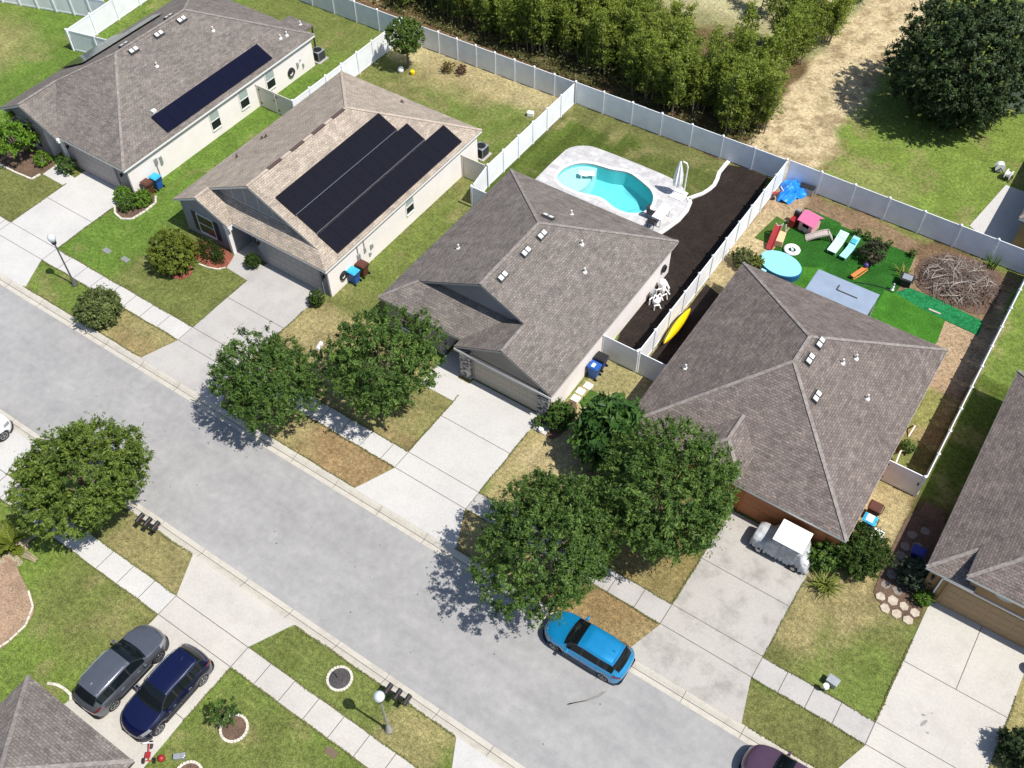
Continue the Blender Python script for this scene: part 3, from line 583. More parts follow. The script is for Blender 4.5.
def hosereel(h, x, y, z, r=.28): 
    k = MB()
    for q in range(4): k.tube([(x+.06+q*.035,y+(r-q*.015)*math.cos(t),z+(r-q*.015)*math.sin(t)) for t in np.linspace(0,2*math.pi,17)], .03, 6)
    k.box(x-.02,y-.1,z-.12,x+.05,y+.1,z+.16)
    return k

# --- H1: grey brown hip roof with panels, beside the street lamp
h = thing('house','pale house with one long strip of blue black panels above its side wall','house',(-39.8,20,0)); H1 = h
X0,X1,Y0,Y1 = -46.2,-33.42,10.36,29.75; rx = (X0+X1)/2; zr = ZE+.5*(X1-rx); run = X1-rx; wx = -43.1; wz = ZE+.5*(wx-X0); wR = -40.0; ya = Y0+run; yb = Y1-run; yw = Y0+(wz-ZE)/.5
faces = [[(X0,10.15,ZE),(wx,10.15,wz),(wx,yw,wz),(rx,ya,zr),(rx,yb,zr),(X0,Y1,ZE)][::-1], [(wx,10.15,wz),(wR,10.15,ZE),(wR,Y0,ZE),(wx,yw,wz)], [(wR,Y0,ZE),(X1,Y0,ZE),(rx,ya,zr),(wx,yw,wz)], [(X1,Y0,ZE),(X1,Y1,ZE),(rx,yb,zr),(rx,ya,zr)], [(X1,Y1,ZE),(X0,Y1,ZE),(rx,yb,zr)]]
faces[0] = faces[0][::-1] if False else [(X0,10.15,ZE),(wx,10.15,wz),(wx,yw,wz),(rx,ya,zr),(rx,yb,zr),(X0,Y1,ZE)]
ro = roofmesh(h, faces, M['roof_a'], [((wR,Y0,ZE),(X1,Y0,ZE)),((X1,Y0,ZE),(X1,Y1,ZE)),((X1,Y1,ZE),(X0,Y1,ZE)),((X0,Y1,ZE),(X0,10.15,ZE)),((wR,10.15,ZE),(wR,Y0,ZE))], [((X0,10.15,ZE),(wx,10.15,wz)),((wx,10.15,wz),(wR,10.15,ZE))], [((X1,Y0,ZE),(rx,ya,zr)),((rx,ya,zr),(wx,yw,wz)),((rx,ya,zr),(rx,yb,zr)),((X1,Y1,ZE),(rx,yb,zr)),((X0,Y1,ZE),(rx,yb,zr)),((wx,10.2,wz),(wx,yw,wz))], soffit=[[(X0+.02,Y0+.02,ZE-.17),(X0+.02,Y1-.02,ZE-.17),(X1-.02,Y1-.02,ZE-.17),(X1-.02,Y0+.02,ZE-.17)]])
w = walls(h, [(X0+.3,Y1-.3),(X0+.3,10.5),(-42.0,10.5),(-42.0,12.2),(-40.95,12.2),(-40.95,10.7),(X1-.24,10.7),(X1-.24,Y1-.3)], M['white_wall'])
k = MB().box(-40.9,10.655,-.05,X1-.30,10.695,2.44); k.box(X0+.32,10.455,-.05,-42.02,10.495,2.44); k.poly([(X0+.3,10.44,2.44),(wR-.3,10.44,2.44),(wx,10.44,wz-.15)]); k.build('front_wall', M['taupe'], h)
garage(h, 10.64, -39.2, -35.0, 2.1, M['door_pink'], 'taupe'); sconce(h,-39.75,10.65,1.75); sconce(h,-34.3,10.65,1.75); frontdoor(h,12.15,-41.9,-41.0,M['door_dark'])
win_y(h,10.44,-44.9,-43.4,.5,2.0)
MB().box(-40.2,10.2,2.2,-39.95,11.4,2.46).build('porch_beam', M['fascia'], h); MB().box(-40.2,10.42,-.02,-40.0,10.62,2.2).build('porch_column', M['fascia'], h)
for ya_ in (18.8,21.8,24.65): win_x(h, X1-.24, ya_-.42, ya_+.42, .75, 2.15)
sa = MB(); ns = 10; L0,L1 = 14.75,25.35
for xx in (-34.9,-34.0): z = plane_z(xx,-1,X1); sa.bar((xx,L0+.1,z+.07),(xx,L1-.1,z+.07),.04)
sa = sa.build('solar_array', M['rail_alu'], h)
def solar(sa, x0, x1, X, side, y0, y1, n, mat):    # modules between two x on a slope
    for k in range(n):
        a = y0+(y1-y0)*k/n; b_ = y0+(y1-y0)*(k+1)/n; m_ = slope_frame(((x0+x1)/2,(a+b_)/2,(plane_z(x0,side,X)+plane_z(x1,side,X))/2),(-.5*side,0,1)); L = abs(x1-x0)*math.hypot(1,.5)
        p = MB(); addbox(p,m_,(0,0,.12),(b_-a-.010,L-.010,.04)); p.build('solar_panel', mat, sa)
solar(sa,-35.12,-33.72,X1,-1,L0,L1,10,M['solar_blue'])
sb = MB()
for xx in (-45.0,-43.6): z = plane_z(xx,1,X0); sb.bar((xx,15.8,z+.10),(xx,23.5,z+.10),.04)
sb = sb.build('solar_array', M['rail_alu'], h); solar(sb,-45.9,-44.3,X0,1,15.8,20.8,5,M['solar_black']); solar(sb,-44.25,-42.75,X0,1,15.8,23.6,8,M['solar_black'])
for yy in (17.85,20.25,22.5): roofvent(ro,rx+.52,yy,-1,X1)
for yy in (17.9,22.2): roofvent(ro,rx-.45,yy,1,X0)
for (x,y) in ((-37.57,23.7),(-34.57,27.3),(-34.5,27.9),(-37.65,18.2)): pipevent(ro,x,y,plane_z(x,-1,X1))
MB().obox((-35.3,15.25,plane_z(-35.3,-1,X1)+.1),(.28,.34,.2),0).build('junction_box', M['vent_white'], ro)
hosereel(h,X1-.24,26.8,.9,.34).build('hose_reel', M['black'], h)
k = MB()
for (y,z,a,b_) in ((27.5,.9,.15,.4),(28.1,.6,.1,.3),(12.9,1.35,.25,.45),(13.35,1.1,.2,.6),(27.9,1.3,.08,.08)): k.box(X1-.24,y,z,X1-.12,y+a,z+b_)
k.tube([(X1-.17,13.0,1.3),(X1-.17,13.0,.05)],.03); k.build('meter_box', M['metal_grey'], h)
k = MB().poly([(-37.2,29.5,2.42),(-34.7,29.5,2.42),(-34.7,31.0,2.36),(-37.2,31.0,2.36)]); k.box(-37.2,29.5,2.24,-34.7,31.0,2.30); pr = k.build('porch_roof', M['roof_c'], h); MB().box(-34.85,30.85,0,-34.75,30.95,2.24).box(-37.1,30.85,0,-37.0,30.95,2.24).build('porch_post', M['dark_trim'], h); pipevent(pr,-35.6,30.5,2.36)

# --- H2: tan roof with three stepped rows of black panels
h = thing('house','tan roofed house carrying three stepped rows of black solar panels','house',(-22.2,19,0)); H2 = h
X0,X1,Y1 = -28.6,-15.87,27.2; rx = (X0+X1)/2; run = X1-rx; zr = ZE+.5*run; yb = Y1-run; yg = 11.4; yf = 11.8; wx = -26.15; wz = ZE+.5*(wx-X0); y2 = 10.2; ye = 10.6
sk = lambda y: ZE+.75*(y-ye)
hipx = lambda y: X1-(sk(y)-ZE)/.5
vx_ = lambda y: wx+(wz-sk(y))/.5
faces = [[(X0,y2,ZE),(wx,y2,wz),(wx,yg,wz),(rx,yg,zr),(rx,yb,zr),(X0,Y1,ZE)], [(wx,y2,wz),(-23.7,y2,ZE),(-23.7,ye,ZE),(vx_(yf),yf,sk(yf)),(wx,yf,wz)], [(-23.7,ye,ZE),(X1,ye,ZE),(hipx(yf),yf,sk(yf)),(vx_(yf),yf,sk(yf))], [(X1,ye,ZE),(X1,Y1,ZE),(rx,yb,zr),(rx,yg,zr),(hipx(yg),yg,sk(yg))], [(X1,Y1,ZE),(X0,Y1,ZE),(rx,yb,zr)]]
ro = roofmesh(h, faces, M['roof_b'], [((-23.7,ye,ZE),(X1,ye,ZE)),((X1,ye,ZE),(X1,Y1,ZE)),((X1,Y1,ZE),(X0,Y1,ZE)),((X0,Y1,ZE),(X0,y2,ZE)),((-23.7,y2,ZE),(-23.7,ye,ZE))], [((X0,y2,ZE),(wx,y2,wz)),((wx,y2,wz),(-23.7,y2,ZE)),((wx,yg,wz),(rx,yg,zr)),((rx,yg,zr),(hipx(yg),yg,sk(yg)))], [((rx,yg,zr),(rx,yb,zr)),((X1,Y1,ZE),(rx,yb,zr)),((X0,Y1,ZE),(rx,yb,zr)),((wx,y2,wz),(wx,yg,wz))], capmat='cap_tan', soffit=[[(X0+.02,ye+.02,ZE-.17),(X0+.02,Y1-.02,ZE-.17),(X1-.02,Y1-.02,ZE-.17),(X1-.02,ye+.02,ZE-.17)]])
walls(h, [(X0+.3,Y1-.3),(X0+.3,10.5),(-24.0,10.5),(-24.0,12.0),(-22.15,12.0),(-22.15,10.93),(X1-.24,10.93),(X1-.24,Y1-.3)], M['white_wall'])
k = MB().box(-22.1,10.885,-.05,X1-.3,10.925,2.44); k.box(X0+.32,10.455,-.05,-24.25,10.495,2.44); k.poly([(X0+.3,10.44,2.44),(-24.0,10.44,2.44),(wx,10.44,wz-.15)]); k.box(-23.99,10.6,0,-23.95,11.92,2.4); k.box(-23.94,11.93,0,-22.19,11.97,2.4); k.build('front_wall', M['grey_wall'], h)
k = MB().poly([(vx_(yf),yf,sk(yf)),(hipx(yf),yf,sk(yf)),(rx,yf,zr-.03),(wx,yf,wz)]); gb = k.build('gable', M['grey_wall'], h)
k = MB()
for i in range(1,7):
    x = wx+.6+i*1.15; zt = min(ZE+.5*(x-X0), ZE+.5*(X1-x))-.14
    if zt > sk(yf)+.1: k.box(x-.04,yf-.02,sk(yf)+.02,x+.04,yf-.003,zt)
k.box(vx_(yf)-.3,yf-.03,sk(yf),hipx(yf)-.25,yf-.003,sk(yf)+.10); k.build('batten', M['fascia_grey'], gb)
garage(h, 10.87, -21.3, -16.75, 2.1, M['door_grey'], 'grey_wall'); sconce(h,-21.85,10.88,1.75); sconce(h,-16.4,10.88,1.75); win_y(h,10.44,-26.9,-25.5,.55,2.05)
MB().box(-24.2,10.3,-.02,-24.0,10.5,2.3).box(-24.25,10.28,2.2,-23.7,10.52,2.47).build('porch_column', M['fascia'], h); frontdoor(h,11.92,-23.6,-22.65,M['shutter'])
win_x(h, X1-.24, 18.75, 19.5, 1.0, 2.2)
rows = [(-20.73,-19.2,12.1,22.2,10),(-19.18,-17.68,12.15,23.15,11),(-17.66,-16.14,12.1,25.15,13)]
sa = MB()
for (a,b_,c_,d,n_) in rows:
    for xx in (a+.3,b_-.3): z = plane_z(xx,-1,X1); sa.bar((xx,c_+.1,z+.07),(xx,d-.1,z+.07),.04)
for xx in (-19.19,-17.67): z = plane_z(xx,-1,X1); sa.bar((xx,12.1,z+.155),(xx,22.2 if xx < -19 else 23.1,z+.155),.035,.02)
sa = sa.build('solar_array', M['rail_alu'], h)
for (a,b_,c_,d,n_) in rows: solar(sa,a,b_,X1,-1,c_,d,n_,M['solar_black'])
for yy in (13.9,16.0,18.05,20.0):
    m_ = slope_frame((rx+.02,yy,zr+.0),(0,0,1)); MB().box(rx-.11,yy-.60,zr-.03,rx+.11,yy+.60,zr+.06).build('ridge_vent', M['vent_dark'], ro)
for (x,y) in ((-27.4,15.15),(-27.3,17.5),(-27.1,17.7)): pipevent(ro,x,y,plane_z(x,1,X0),'vent_dark',.22)
pipevent(ro,-21.9,26.0,ZE+.5*(Y1-26.0),'vent_dark',.22)
hosereel(h,X1-.24,12.15,.95,.3).build('hose_reel', M['black'], h)
k = MB()
for (y,z,a,b_) in ((13.6,1.0,.25,.5),(14.3,1.2,.12,.35),(14.9,1.05,.22,.3),(14.7,.6,.15,.2)): k.box(X1-.24,y,z,X1-.12,y+a,z+b_)
for y in (13.72,14.36): k.tube([(X1-.18,y,1.3),(X1-.18,y,2.45)],.025)
k.build('meter_box', M['metal_grey'], h)

# --- H3: grey roof, pool house in the middle
h = thing('house','grey roofed house with dark stone pillars at its garage, beside the swimming pool','house',(-5.5,18,0)); H3 = h
X0,X1,Y0,Y1 = -11.85,.77,10.75,24.85; rx = (X0+X1)/2; run = X1-rx; zr = ZE+.5*run; yb = Y1-run; yg,yf = 12.5,12.85; gx = -2.525; gz = ZE+.5*(X1-gx); gL = -5.82; y1 = 10.15
s3 = lambda y: ZE+.5*(y-Y0)
xl = lambda y: X0+(y-Y0)
xv = lambda y: gx-(gz-s3(y))/.5
faces = [[(X0,Y0,ZE),(xl(yg),yg,s3(yg)),(rx,yg,zr),(rx,yb,zr),(X0,Y1,ZE)], [(X0,Y0,ZE),(gL,Y0,ZE),(xv(yf),yf,s3(yf)),(xl(yf),yf,s3(yf))], [(gL,y1,ZE),(gL,Y0,ZE),(xv(yf),yf,s3(yf)),(gx,yf,gz),(gx,y1,gz)][::-1], [(X1,y1,ZE),(X1,Y1,ZE),(rx,yb,zr),(rx,yg,zr),(gx,yg,gz),(gx,y1,gz)], [(X1,Y1,ZE),(X0,Y1,ZE),(rx,yb,zr)]]
ro = roofmesh(h, faces, M['roof_a'], [((X0,Y0,ZE),(gL,Y0,ZE)),((X1,y1,ZE),(X1,Y1,ZE)),((X1,Y1,ZE),(X0,Y1,ZE)),((X0,Y1,ZE),(X0,Y0,ZE)),((gL,Y0,ZE),(gL,y1,ZE))], [((gL,y1,ZE),(gx,y1,gz)),((gx,y1,gz),(X1,y1,ZE)),((xl(yg),yg,s3(yg)),(rx,yg,zr)),((rx,yg,zr),(gx,yg,gz))], [((rx,yg,zr),(rx,yb,zr)),((X1,Y1,ZE),(rx,yb,zr)),((X0,Y1,ZE),(rx,yb,zr)),((X0,Y0,ZE),(xl(yg),yg,s3(yg))),((gx,y1,gz),(gx,yg,gz))], trim='fascia_grey', soffit=[[(X0+.02,Y0+.02,ZE-.17),(X0+.02,Y1-.02,ZE-.17),(X1-.02,Y1-.02,ZE-.17),(X1-.02,Y0+.02,ZE-.17)]])
walls(h, [(X0+.3,Y1-.3),(X0+.3,11.1),(-7.4,11.1),(-7.4,12.6),(-5.6,12.6),(-5.6,10.55),(X1-.24,10.55),(X1-.24,Y1-.3)], M['cream'])
k = MB().box(-5.55,10.50,-.05,X1-.3,10.54,2.44); k.poly([(-5.55,10.495,2.44),(X1-.28,10.495,2.44),(gx,10.495,gz-.14)]); k.box(X0+.32,11.05,-.05,-7.42,11.09,2.44); k.build('front_wall', M['tan_wall'], h)
MB().poly([(xl(yf),yf,s3(yf)),(xv(yf),yf,s3(yf)),(gx,yf,gz),(rx,yf,zr-.03)]).build('gable', M['grey_wall'], h)
garage(h, 10.49, -4.72, -.38, 2.05, M['door_taupe'], 'tan_wall')
for (a,b_) in ((-5.62,-4.86),(-.24,.50)): MB().box(a,10.28,-.05,b_,10.485,2.35).build('stone_pillar', M['stone_dark'], h)
MB().box(-5.86,10.12,2.30,X1+.02,10.17,2.46).build('gable_trim', M['fascia'], h)
MB().box(-7.6,10.95,-.02,-7.3,11.25,2.45).build('porch_column', M['stone_dark'], h); frontdoor(h,12.55,-6.95,-6.0,M['door_dark']); win_y(h,11.03,-10.6,-9.1,.6,2.0,False)
for yy in (13.87,16.25,17.95): roofvent(ro,rx+.55,yy,-1,X1)
k = MB(); roofvent(ro,-5.7,19.75,1,ZE+.5*(Y1-19.75),along='x')
for (x,y) in ((-3.12,19.5),(-2.03,18.1)): pipevent(ro,x,y,plane_z(x,-1,X1))
pipevent(ro,-9.55,15.8,plane_z(-9.55,1,X0)); pipevent(ro,-5.26,21.8,ZE+.5*(Y1-21.8))
hosereel(h,X1-.24,23.6,1.2,.26).build('hose_reel', M['black'], h)

# --- H4: brown grey hip roof
h = thing('house','terracotta walled house under a broad hip roof, beside the yard of toys','house',(11.3,18,0)); H4 = h
X0,X1,Y0,Y1 = 4.95,17.7,10.6,25.4; rx = (X0+X1)/2; run = X1-rx; zr = ZE+.5*run; ya = Y0+run; yb = Y1-run
te = 3.45; tx0,tx1 = 8.95,11.85; tx = (tx0+tx1)/2; th = (tx1-tx0)/2; tz = te+.5*th; ty = 10.4; tb = Y0+(tz-ZE)/.5; tsb = Y0+(te-ZE)/.5
faces = [[(X0,Y0,ZE),(X1,Y0,ZE),(rx,ya,zr)], [(X1,Y0,ZE),(X1,Y1,ZE),(rx,yb,zr),(rx,ya,zr)], [(X1,Y1,ZE),(X0,Y1,ZE),(rx,yb,zr)], [(X0,Y1,ZE),(X0,Y0,ZE),(rx,ya,zr),(rx,yb,zr)], [(tx0,ty,te),(tx1,ty,te),(tx,ty+th,tz)], [(tx1,ty,te),(tx1,tsb,te),(tx,tb,tz),(tx,ty+th,tz)], [(tx0,tsb,te),(tx0,ty,te),(tx,ty+th,tz),(tx,tb,tz)]]
ro = roofmesh(h, faces, M['roof_d'], [((X0,Y0,ZE),(X1,Y0,ZE)),((X1,Y0,ZE),(X1,Y1,ZE)),((X1,Y1,ZE),(X0,Y1,ZE)),((X0,Y1,ZE),(X0,Y0,ZE))], [], [((rx,ya,zr),(rx,yb,zr))]+[((x_,y_,ZE),(rx,q_,zr)) for x_,y_,q_ in ((X0,Y0,ya),(X1,Y0,ya),(X1,Y1,yb),(X0,Y1,yb))]+[((tx0,ty,te),(tx,ty+th,tz)),((tx1,ty,te),(tx,ty+th,tz)),((tx,ty+th,tz),(tx,tb,tz))], trim='fascia', soffit=[[(X0+.02,Y0+.02,ZE-.17),(X0+.02,Y1-.02,ZE-.17),(X1-.02,Y1-.02,ZE-.17),(X1-.02,Y0+.02,ZE-.17)]])
walls(h, [(X0+.3,Y1-.3),(X0+.3,10.95),(X1-.24,10.95),(X1-.24,Y1-.3)], M['brick_red'])
MB().box(tx0+.3,10.7,ZE-.3,tx1-.3,tsb-.3,te-.04).box(tx0+.3,10.7,-.05,tx0+.7,11.1,ZE-.29).box(tx1-.7,10.7,-.05,tx1-.3,11.1,ZE-.29).build('entry_tower', M['brick_red'], h); frontdoor(h,10.93,9.9,10.85,M['door_dark'])
garage(h, 10.92, 12.2, 16.6, 2.05, plain('terracotta garage door',(.40,.15,.058),.6,var=.06), 'brick_red')
for yy in (17.75,19.1): roofvent(ro,rx+.55,yy,-1,X1)
roofvent(ro,13.1,16.15,-1,X1)
for (x,y) in ((13.35,19.2),(13.8,20.1),(15.28,18.5)): pipevent(ro,x,y,plane_z(x,-1,X1))
pipevent(ro,6.12,15.5,plane_z(6.12,1,X0))

# --- H5
h = thing('house','ochre brown bungalow with raised garage roof and an oval white gable vent','house',(27.8,18,0)); H5 = h
X0,X1,Y0,Y1 = 21.43,34.2,11.4,26.1; rx = (X0+X1)/2; run = X1-rx; zr = ZE+.5*run; ya = Y0+run; yb = Y1-run; ux0,ux1,ue,uy = 23.12,29.5,3.58,11.3; ux = (ux0+ux1)/2; uh = (ux1-ux0)/2; uz = ue+.5*uh; ub = Y0+(uz-ZE)/.5; usb = Y0+(ue-ZE)/.5
faces = [[(X0,Y0,ZE),(23.75,Y0,ZE),(23.75,12.2,ZE+.4),(29.2,12.2,ZE+.4),(29.2,Y0,ZE),(X1,Y0,ZE),(rx,ya,zr)], [(X1,Y0,ZE),(X1,Y1,ZE),(rx,yb,zr),(rx,ya,zr)], [(X1,Y1,ZE),(X0,Y1,ZE),(rx,yb,zr)], [(X0,Y1,ZE),(X0,Y0,ZE),(rx,ya,zr),(rx,yb,zr)], [(ux0,uy,ue),(ux1,uy,ue),(ux,uy+uh,uz)], [(ux1,uy,ue),(ux1,usb,ue),(ux,ub,uz),(ux,uy+uh,uz)], [(ux0,usb,ue),(ux0,uy,ue),(ux,uy+uh,uz),(ux,ub,uz)]]
ro = roofmesh(h, faces, M['roof_d'], [((X0,Y0,ZE),(23.75,Y0,ZE)),((X1,Y0,ZE),(X1,Y1,ZE)),((X1,Y1,ZE),(X0,Y1,ZE)),((X0,Y1,ZE),(X0,Y0,ZE)),((ux0,uy,ue),(ux1,uy,ue)),((ux1,uy,ue),(ux1,usb,ue)),((ux0,usb,ue),(ux0,uy,ue))], [], [((rx,ya,zr),(rx,yb,zr))]+[((x_,y_,ZE),(rx,q_,zr)) for x_,y_,q_ in ((X0,Y0,ya),(X1,Y0,ya),(X1,Y1,yb),(X0,Y1,yb))]+[((ux0,uy,ue),(ux,uy+uh,uz)),((ux1,uy,ue),(ux,uy+uh,uz)),((ux,uy+uh,uz),(ux,ub,uz))], soffit=[[(X0+.02,Y0+.4,ZE-.17),(X0+.02,Y1-.02,ZE-.17),(X1-.02,Y1-.02,ZE-.17),(X1-.02,Y0+.4,ZE-.17)],[(X0+.02,Y0+.02,ZE-.171),(X0+.02,Y0+.4,ZE-.171),(23.7,Y0+.4,ZE-.171),(23.7,Y0+.02,ZE-.171)]])
walls(h, [(X0+.3,Y1-.3),(X0+.3,11.75),(X1-.3,11.75),(X1-.3,Y1-.3)], M['mustard'])
MB().box(23.42,11.6,ZE-.3,29.2,13.2,ue-.04).box(22.3,11.6,-.05,29.2,11.74,ZE-.31).build('garage_wall', M['mustard'], h)
garage(h, 11.59, 22.75, 28.0, 2.05, plain('ochre garage door',(.30,.20,.105),.6,var=.06), 'mustard'); MB().box(22.35,11.53,2.18,29.2,11.6,2.26).box(22.3,11.53,-.02,22.37,11.6,2.18).build('wall_trim', M['fascia'], h)
MB().lathe([(.42,-.03),(.42,.0)],(24.97,11.58,3.05),24,axis='y',sx=1,sy=.55).build('gable_vent', M['fascia_grey'], h); sconce(h,21.95,11.75,1.7)

# --- near house, house beyond the back fence, house at the edge of the frame
h = thing('house','house across the street whose shingled hip roof overhangs the driveway with two parked SUVs','house',(-6.9,-20,0))
X0,X1,YA,YB = -10.27,-3.44,-16.38,-27; rx = (X0+X1)/2; zr = ZE+.5*(X1-rx); ya = YA-(X1-rx)
BX0,BX1,BY0,BY1 = -17,-2.0,-24,-38; by = (BY0+BY1)/2; bz = ZE+.5*(BY0-by); 
gy = BY0-(zr-ZE)/.5
faces = [[(X1,YA,ZE),(X0,YA,ZE),(rx,ya,zr)], [(X0,YA,ZE),(X0,BY0,ZE),(rx,gy,zr),(rx,ya,zr)], [(X1,BY0,ZE),(X1,YA,ZE),(rx,ya,zr),(rx,gy,zr)], [(BX1,BY0,ZE),(X1,BY0,ZE),(rx,gy,zr),(X0,BY0,ZE),(BX0,BY0,ZE),(BX0+7,by,bz),(BX1-7,by,bz)], [(BX0,BY0,ZE),(BX0,BY1,ZE),(BX0+7,by,bz)], [(BX0,BY1,ZE),(BX1,BY1,ZE),(BX1-7,by,bz),(BX0+7,by,bz)], [(BX1,BY1,ZE),(BX1,BY0,ZE),(BX1-7,by,bz)]]
roofmesh(h, faces, M['roof_a'], [((X1,YA,ZE),(X0,YA,ZE)),((X0,YA,ZE),(X0,BY0,ZE)),((X1,BY0,ZE),(X1,YA,ZE)),((X0,BY0,ZE),(BX0,BY0,ZE)),((BX0,BY0,ZE),(BX0,BY1,ZE)),((BX0,BY1,ZE),(BX1,BY1,ZE)),((BX1,BY1,ZE),(BX1,BY0,ZE)),((BX1,BY0,ZE),(X1,BY0,ZE))], [], [((X1,YA,ZE),(rx,ya,zr)),((X0,YA,ZE),(rx,ya,zr)),((rx,ya,zr),(rx,gy,zr))], trim='dark_trim')
walls(h, [(X0+.3,YA-.35),(X1-.3,YA-.35),(X1-.3,BY0-.3),(BX1-.3,BY0-.3),(BX1-.3,BY1+.3),(BX0+.3,BY1+.3),(BX0+.3,BY0-.3),(X0+.3,BY0-.3)], M['tan_wall'])
k = MB().box(-9.3,YA-.34,.03,-4.5,YA-.31,2.1); k.build('garage_door', M['door_taupe'], h)
def simple_house(label, X0, X1, Y0, Y1, wall, roof, patio=None):
    h = thing('house', label, 'house', ((X0+X1)/2,(Y0+Y1)/2,0)); w_ = min(X1-X0,Y1-Y0)/2; zr = ZE+.5*w_
    if X1-X0 < Y1-Y0: a,b_ = ((X0+X1)/2,Y0+w_,zr),((X0+X1)/2,Y1-w_,zr); F = [[(X0,Y0,ZE),(X1,Y0,ZE),a],[(X1,Y0,ZE),(X1,Y1,ZE),b_,a],[(X1,Y1,ZE),(X0,Y1,ZE),b_],[(X0,Y1,ZE),(X0,Y0,ZE),a,b_]]
    else: a,b_ = (X0+w_,(Y0+Y1)/2,zr),(X1-w_,(Y0+Y1)/2,zr); F = [[(X0,Y0,ZE),(X1,Y0,ZE),b_,a],[(X1,Y0,ZE),(X1,Y1,ZE),b_],[(X1,Y1,ZE),(X0,Y1,ZE),a,b_],[(X0,Y1,ZE),(X0,Y0,ZE),a]]
    c_ = [(X0,Y0,ZE),(X1,Y0,ZE),(X1,Y1,ZE),(X0,Y1,ZE)]
    roofmesh(h, F, roof, [(c_[i],c_[(i+1)%4]) for i in range(4)], [], [(a,b_)]+[(p,a if (Vector(p)-Vector(a)).length < (Vector(p)-Vector(b_)).length else b_) for p in c_], soffit=[[(X0+.02,Y0+.02,ZE-.17),(X0+.02,Y1-.02,ZE-.17),(X1-.02,Y1-.02,ZE-.17),(X1-.02,Y0+.02,ZE-.17)]])
    walls(h, [(X0+.3,Y0+.3),(X1-.3,Y0+.3),(X1-.3,Y1-.3),(X0+.3,Y1-.3)], wall); return h
hb = simple_house('tan walled house beyond the back fence casting deep shade on its slab', 17.75, 31, 38.7, 60, M['mustard'], M['roof_d'])
win_y(hb,38.98,20,21.5,.6,2,False)
struct(MB().prism([(15.2,39.55),(18.6,37.6),(18.6,45),(15.95,45.0)],-.1,.03).build('patio', M['conc_white']))
hc = simple_house('cream house whose corner stands beside the white side fence gate', -76, -62.0, 17.5, 30, M['cream'], M['roof_c'])
win_x(hc,-62.3,20,21,.8,2)

# ------------------------------------------------------------------ fences
def fence(label, p, q, n=None, H=1.86, mat='vinyl', step=2.42, name='vinyl_fence', skip_ends=(False,False), black_gate=False):
    p, q = Vector((*p,0)), Vector((*q,0)); L = (q-p).length; d = (q-p)/L; rz = math.atan2(d.y,d.x); n = n or max(1,round(L/step))
    t = thing(name, label, 'gate' if name == 'fence_gate' else 'fence', p, rz)
    def mk(mb, nm, mt):
        o = mb.build(nm, mt); o.parent = t; return o
    for k in range(n+1):
        if (k == 0 and skip_ends[0]) or (k == n and skip_ends[1]): continue
        x = L*k/n; b = MB().box(x-.07,-.07,-.12,x+.07,.07,H+.05); b.lathe([(.11,H+.05),(.11,H+.075),(.02,H+.15)],(x,0,0),4); mk(b,'fence_post',M[mat])
    for k in range(n):
        a,b_ = L*k/n+.075, L*(k+1)/n-.075; m = MB(); m.box(a,-.025,H-.13,b_,.025,H); m.box(a,-.025,.04,b_,.025,.17)
        c = 1; w = (b_-a)/c
        for i in range(c): m.box(a+i*w+.004,-.011,.17,a+(i+1)*w-.004,.011,H-.13)
        o = mk(m,'fence_panel',M[mat])
        if black_gate:
            hw = MB()
            for z in (.35,H-.35): hw.box(a+.0,-.04,z-.05,a+.18,-.026,z+.05)
            hw.box(b_-.1,-.05,1.0,b_-.02,-.026,1.2); g_ = hw.build('gate_hardware', M['black_metal']); g_.parent = o
    return t
fence('white vinyl fence closing off the back of the lot with the grey brown panelled house', (-51.4,35.7),(-30.1,36.1))
fence('white vinyl back fence behind the small round yard tree', (-30.0,36.1),(-14.0,36.5), 9, skip_ends=(False,True))
fence('white vinyl back fence behind the swimming pool lawn', (-13.95,36.55),(2.85,36.85), 7)
fence('white vinyl back fence behind the toy strewn yard and brush pile', (2.95,36.95),(19.65,36.95), 7, skip_ends=(True,False))
fence('white vinyl back fence below the neighbour\'s concrete slab', (19.75,36.95),(39,37.0), 8, skip_ends=(True,False))
fence('white side fence running between the panelled grey roof house and the tan roof house', (-30.02,23.2),(-30.02,36.0), 7, skip_ends=(False,True))
fence('white side fence between the tan roof house\'s lawn and the pool', (-13.95,25.1),(-13.95,36.4), 6, skip_ends=(False,True))
fence('short white fence stepping out beside the grey pool house wall', (-13.6,22.7),(-11.6,22.7), 1); fence('white fence piece joining the pool side fence to the short front return', (-13.6,22.85),(-13.95,25.0), 1, skip_ends=(True,True))
fence('white side fence with the yellow kayak leaning along it', (2.9,16.35),(2.9,36.8), 11, skip_ends=(False,True))
fence('white side fence between the brush pile and the shaded strip of lawn', (19.7,17.0),(19.7,36.9), 11, skip_ends=(True,True))
fence('almond gate closing the gap beside the tall house with blue black panels', (-33.6,23.2),(-30.1,23.2), 2, mat='vinyl_tan', name='fence_gate', black_gate=True, skip_ends=(False,True))
fence('almond gate behind the tan roof house near its air conditioner', (-16.05,25.0),(-14.05,25.0), 1, mat='vinyl_tan', name='fence_gate', skip_ends=(False,True))
fence('white vinyl gate across the mulch strip beside the blue bins', (.58,16.2),(2.83,16.2), 1, name='fence_gate')
fence('white vinyl gate piece touching the brown grey roof next to the kayak', (2.97,16.2),(4.9,16.2), 1, name='fence_gate', skip_ends=(True,False))
fence('white vinyl gate facing the dry strip beside the terracotta house', (17.5,17.0),(19.62,17.0), 1, name='fence_gate', black_gate=True)
fence('tall white side fence next to the cream house\'s lot', (-51.3,20.3),(-52.4,35.6), 6); fence('white gate between the tall side fence and the panelled house', (-51.2,20.35),(-46.3,21.4), 2, name='fence_gate', skip_ends=(True,False))
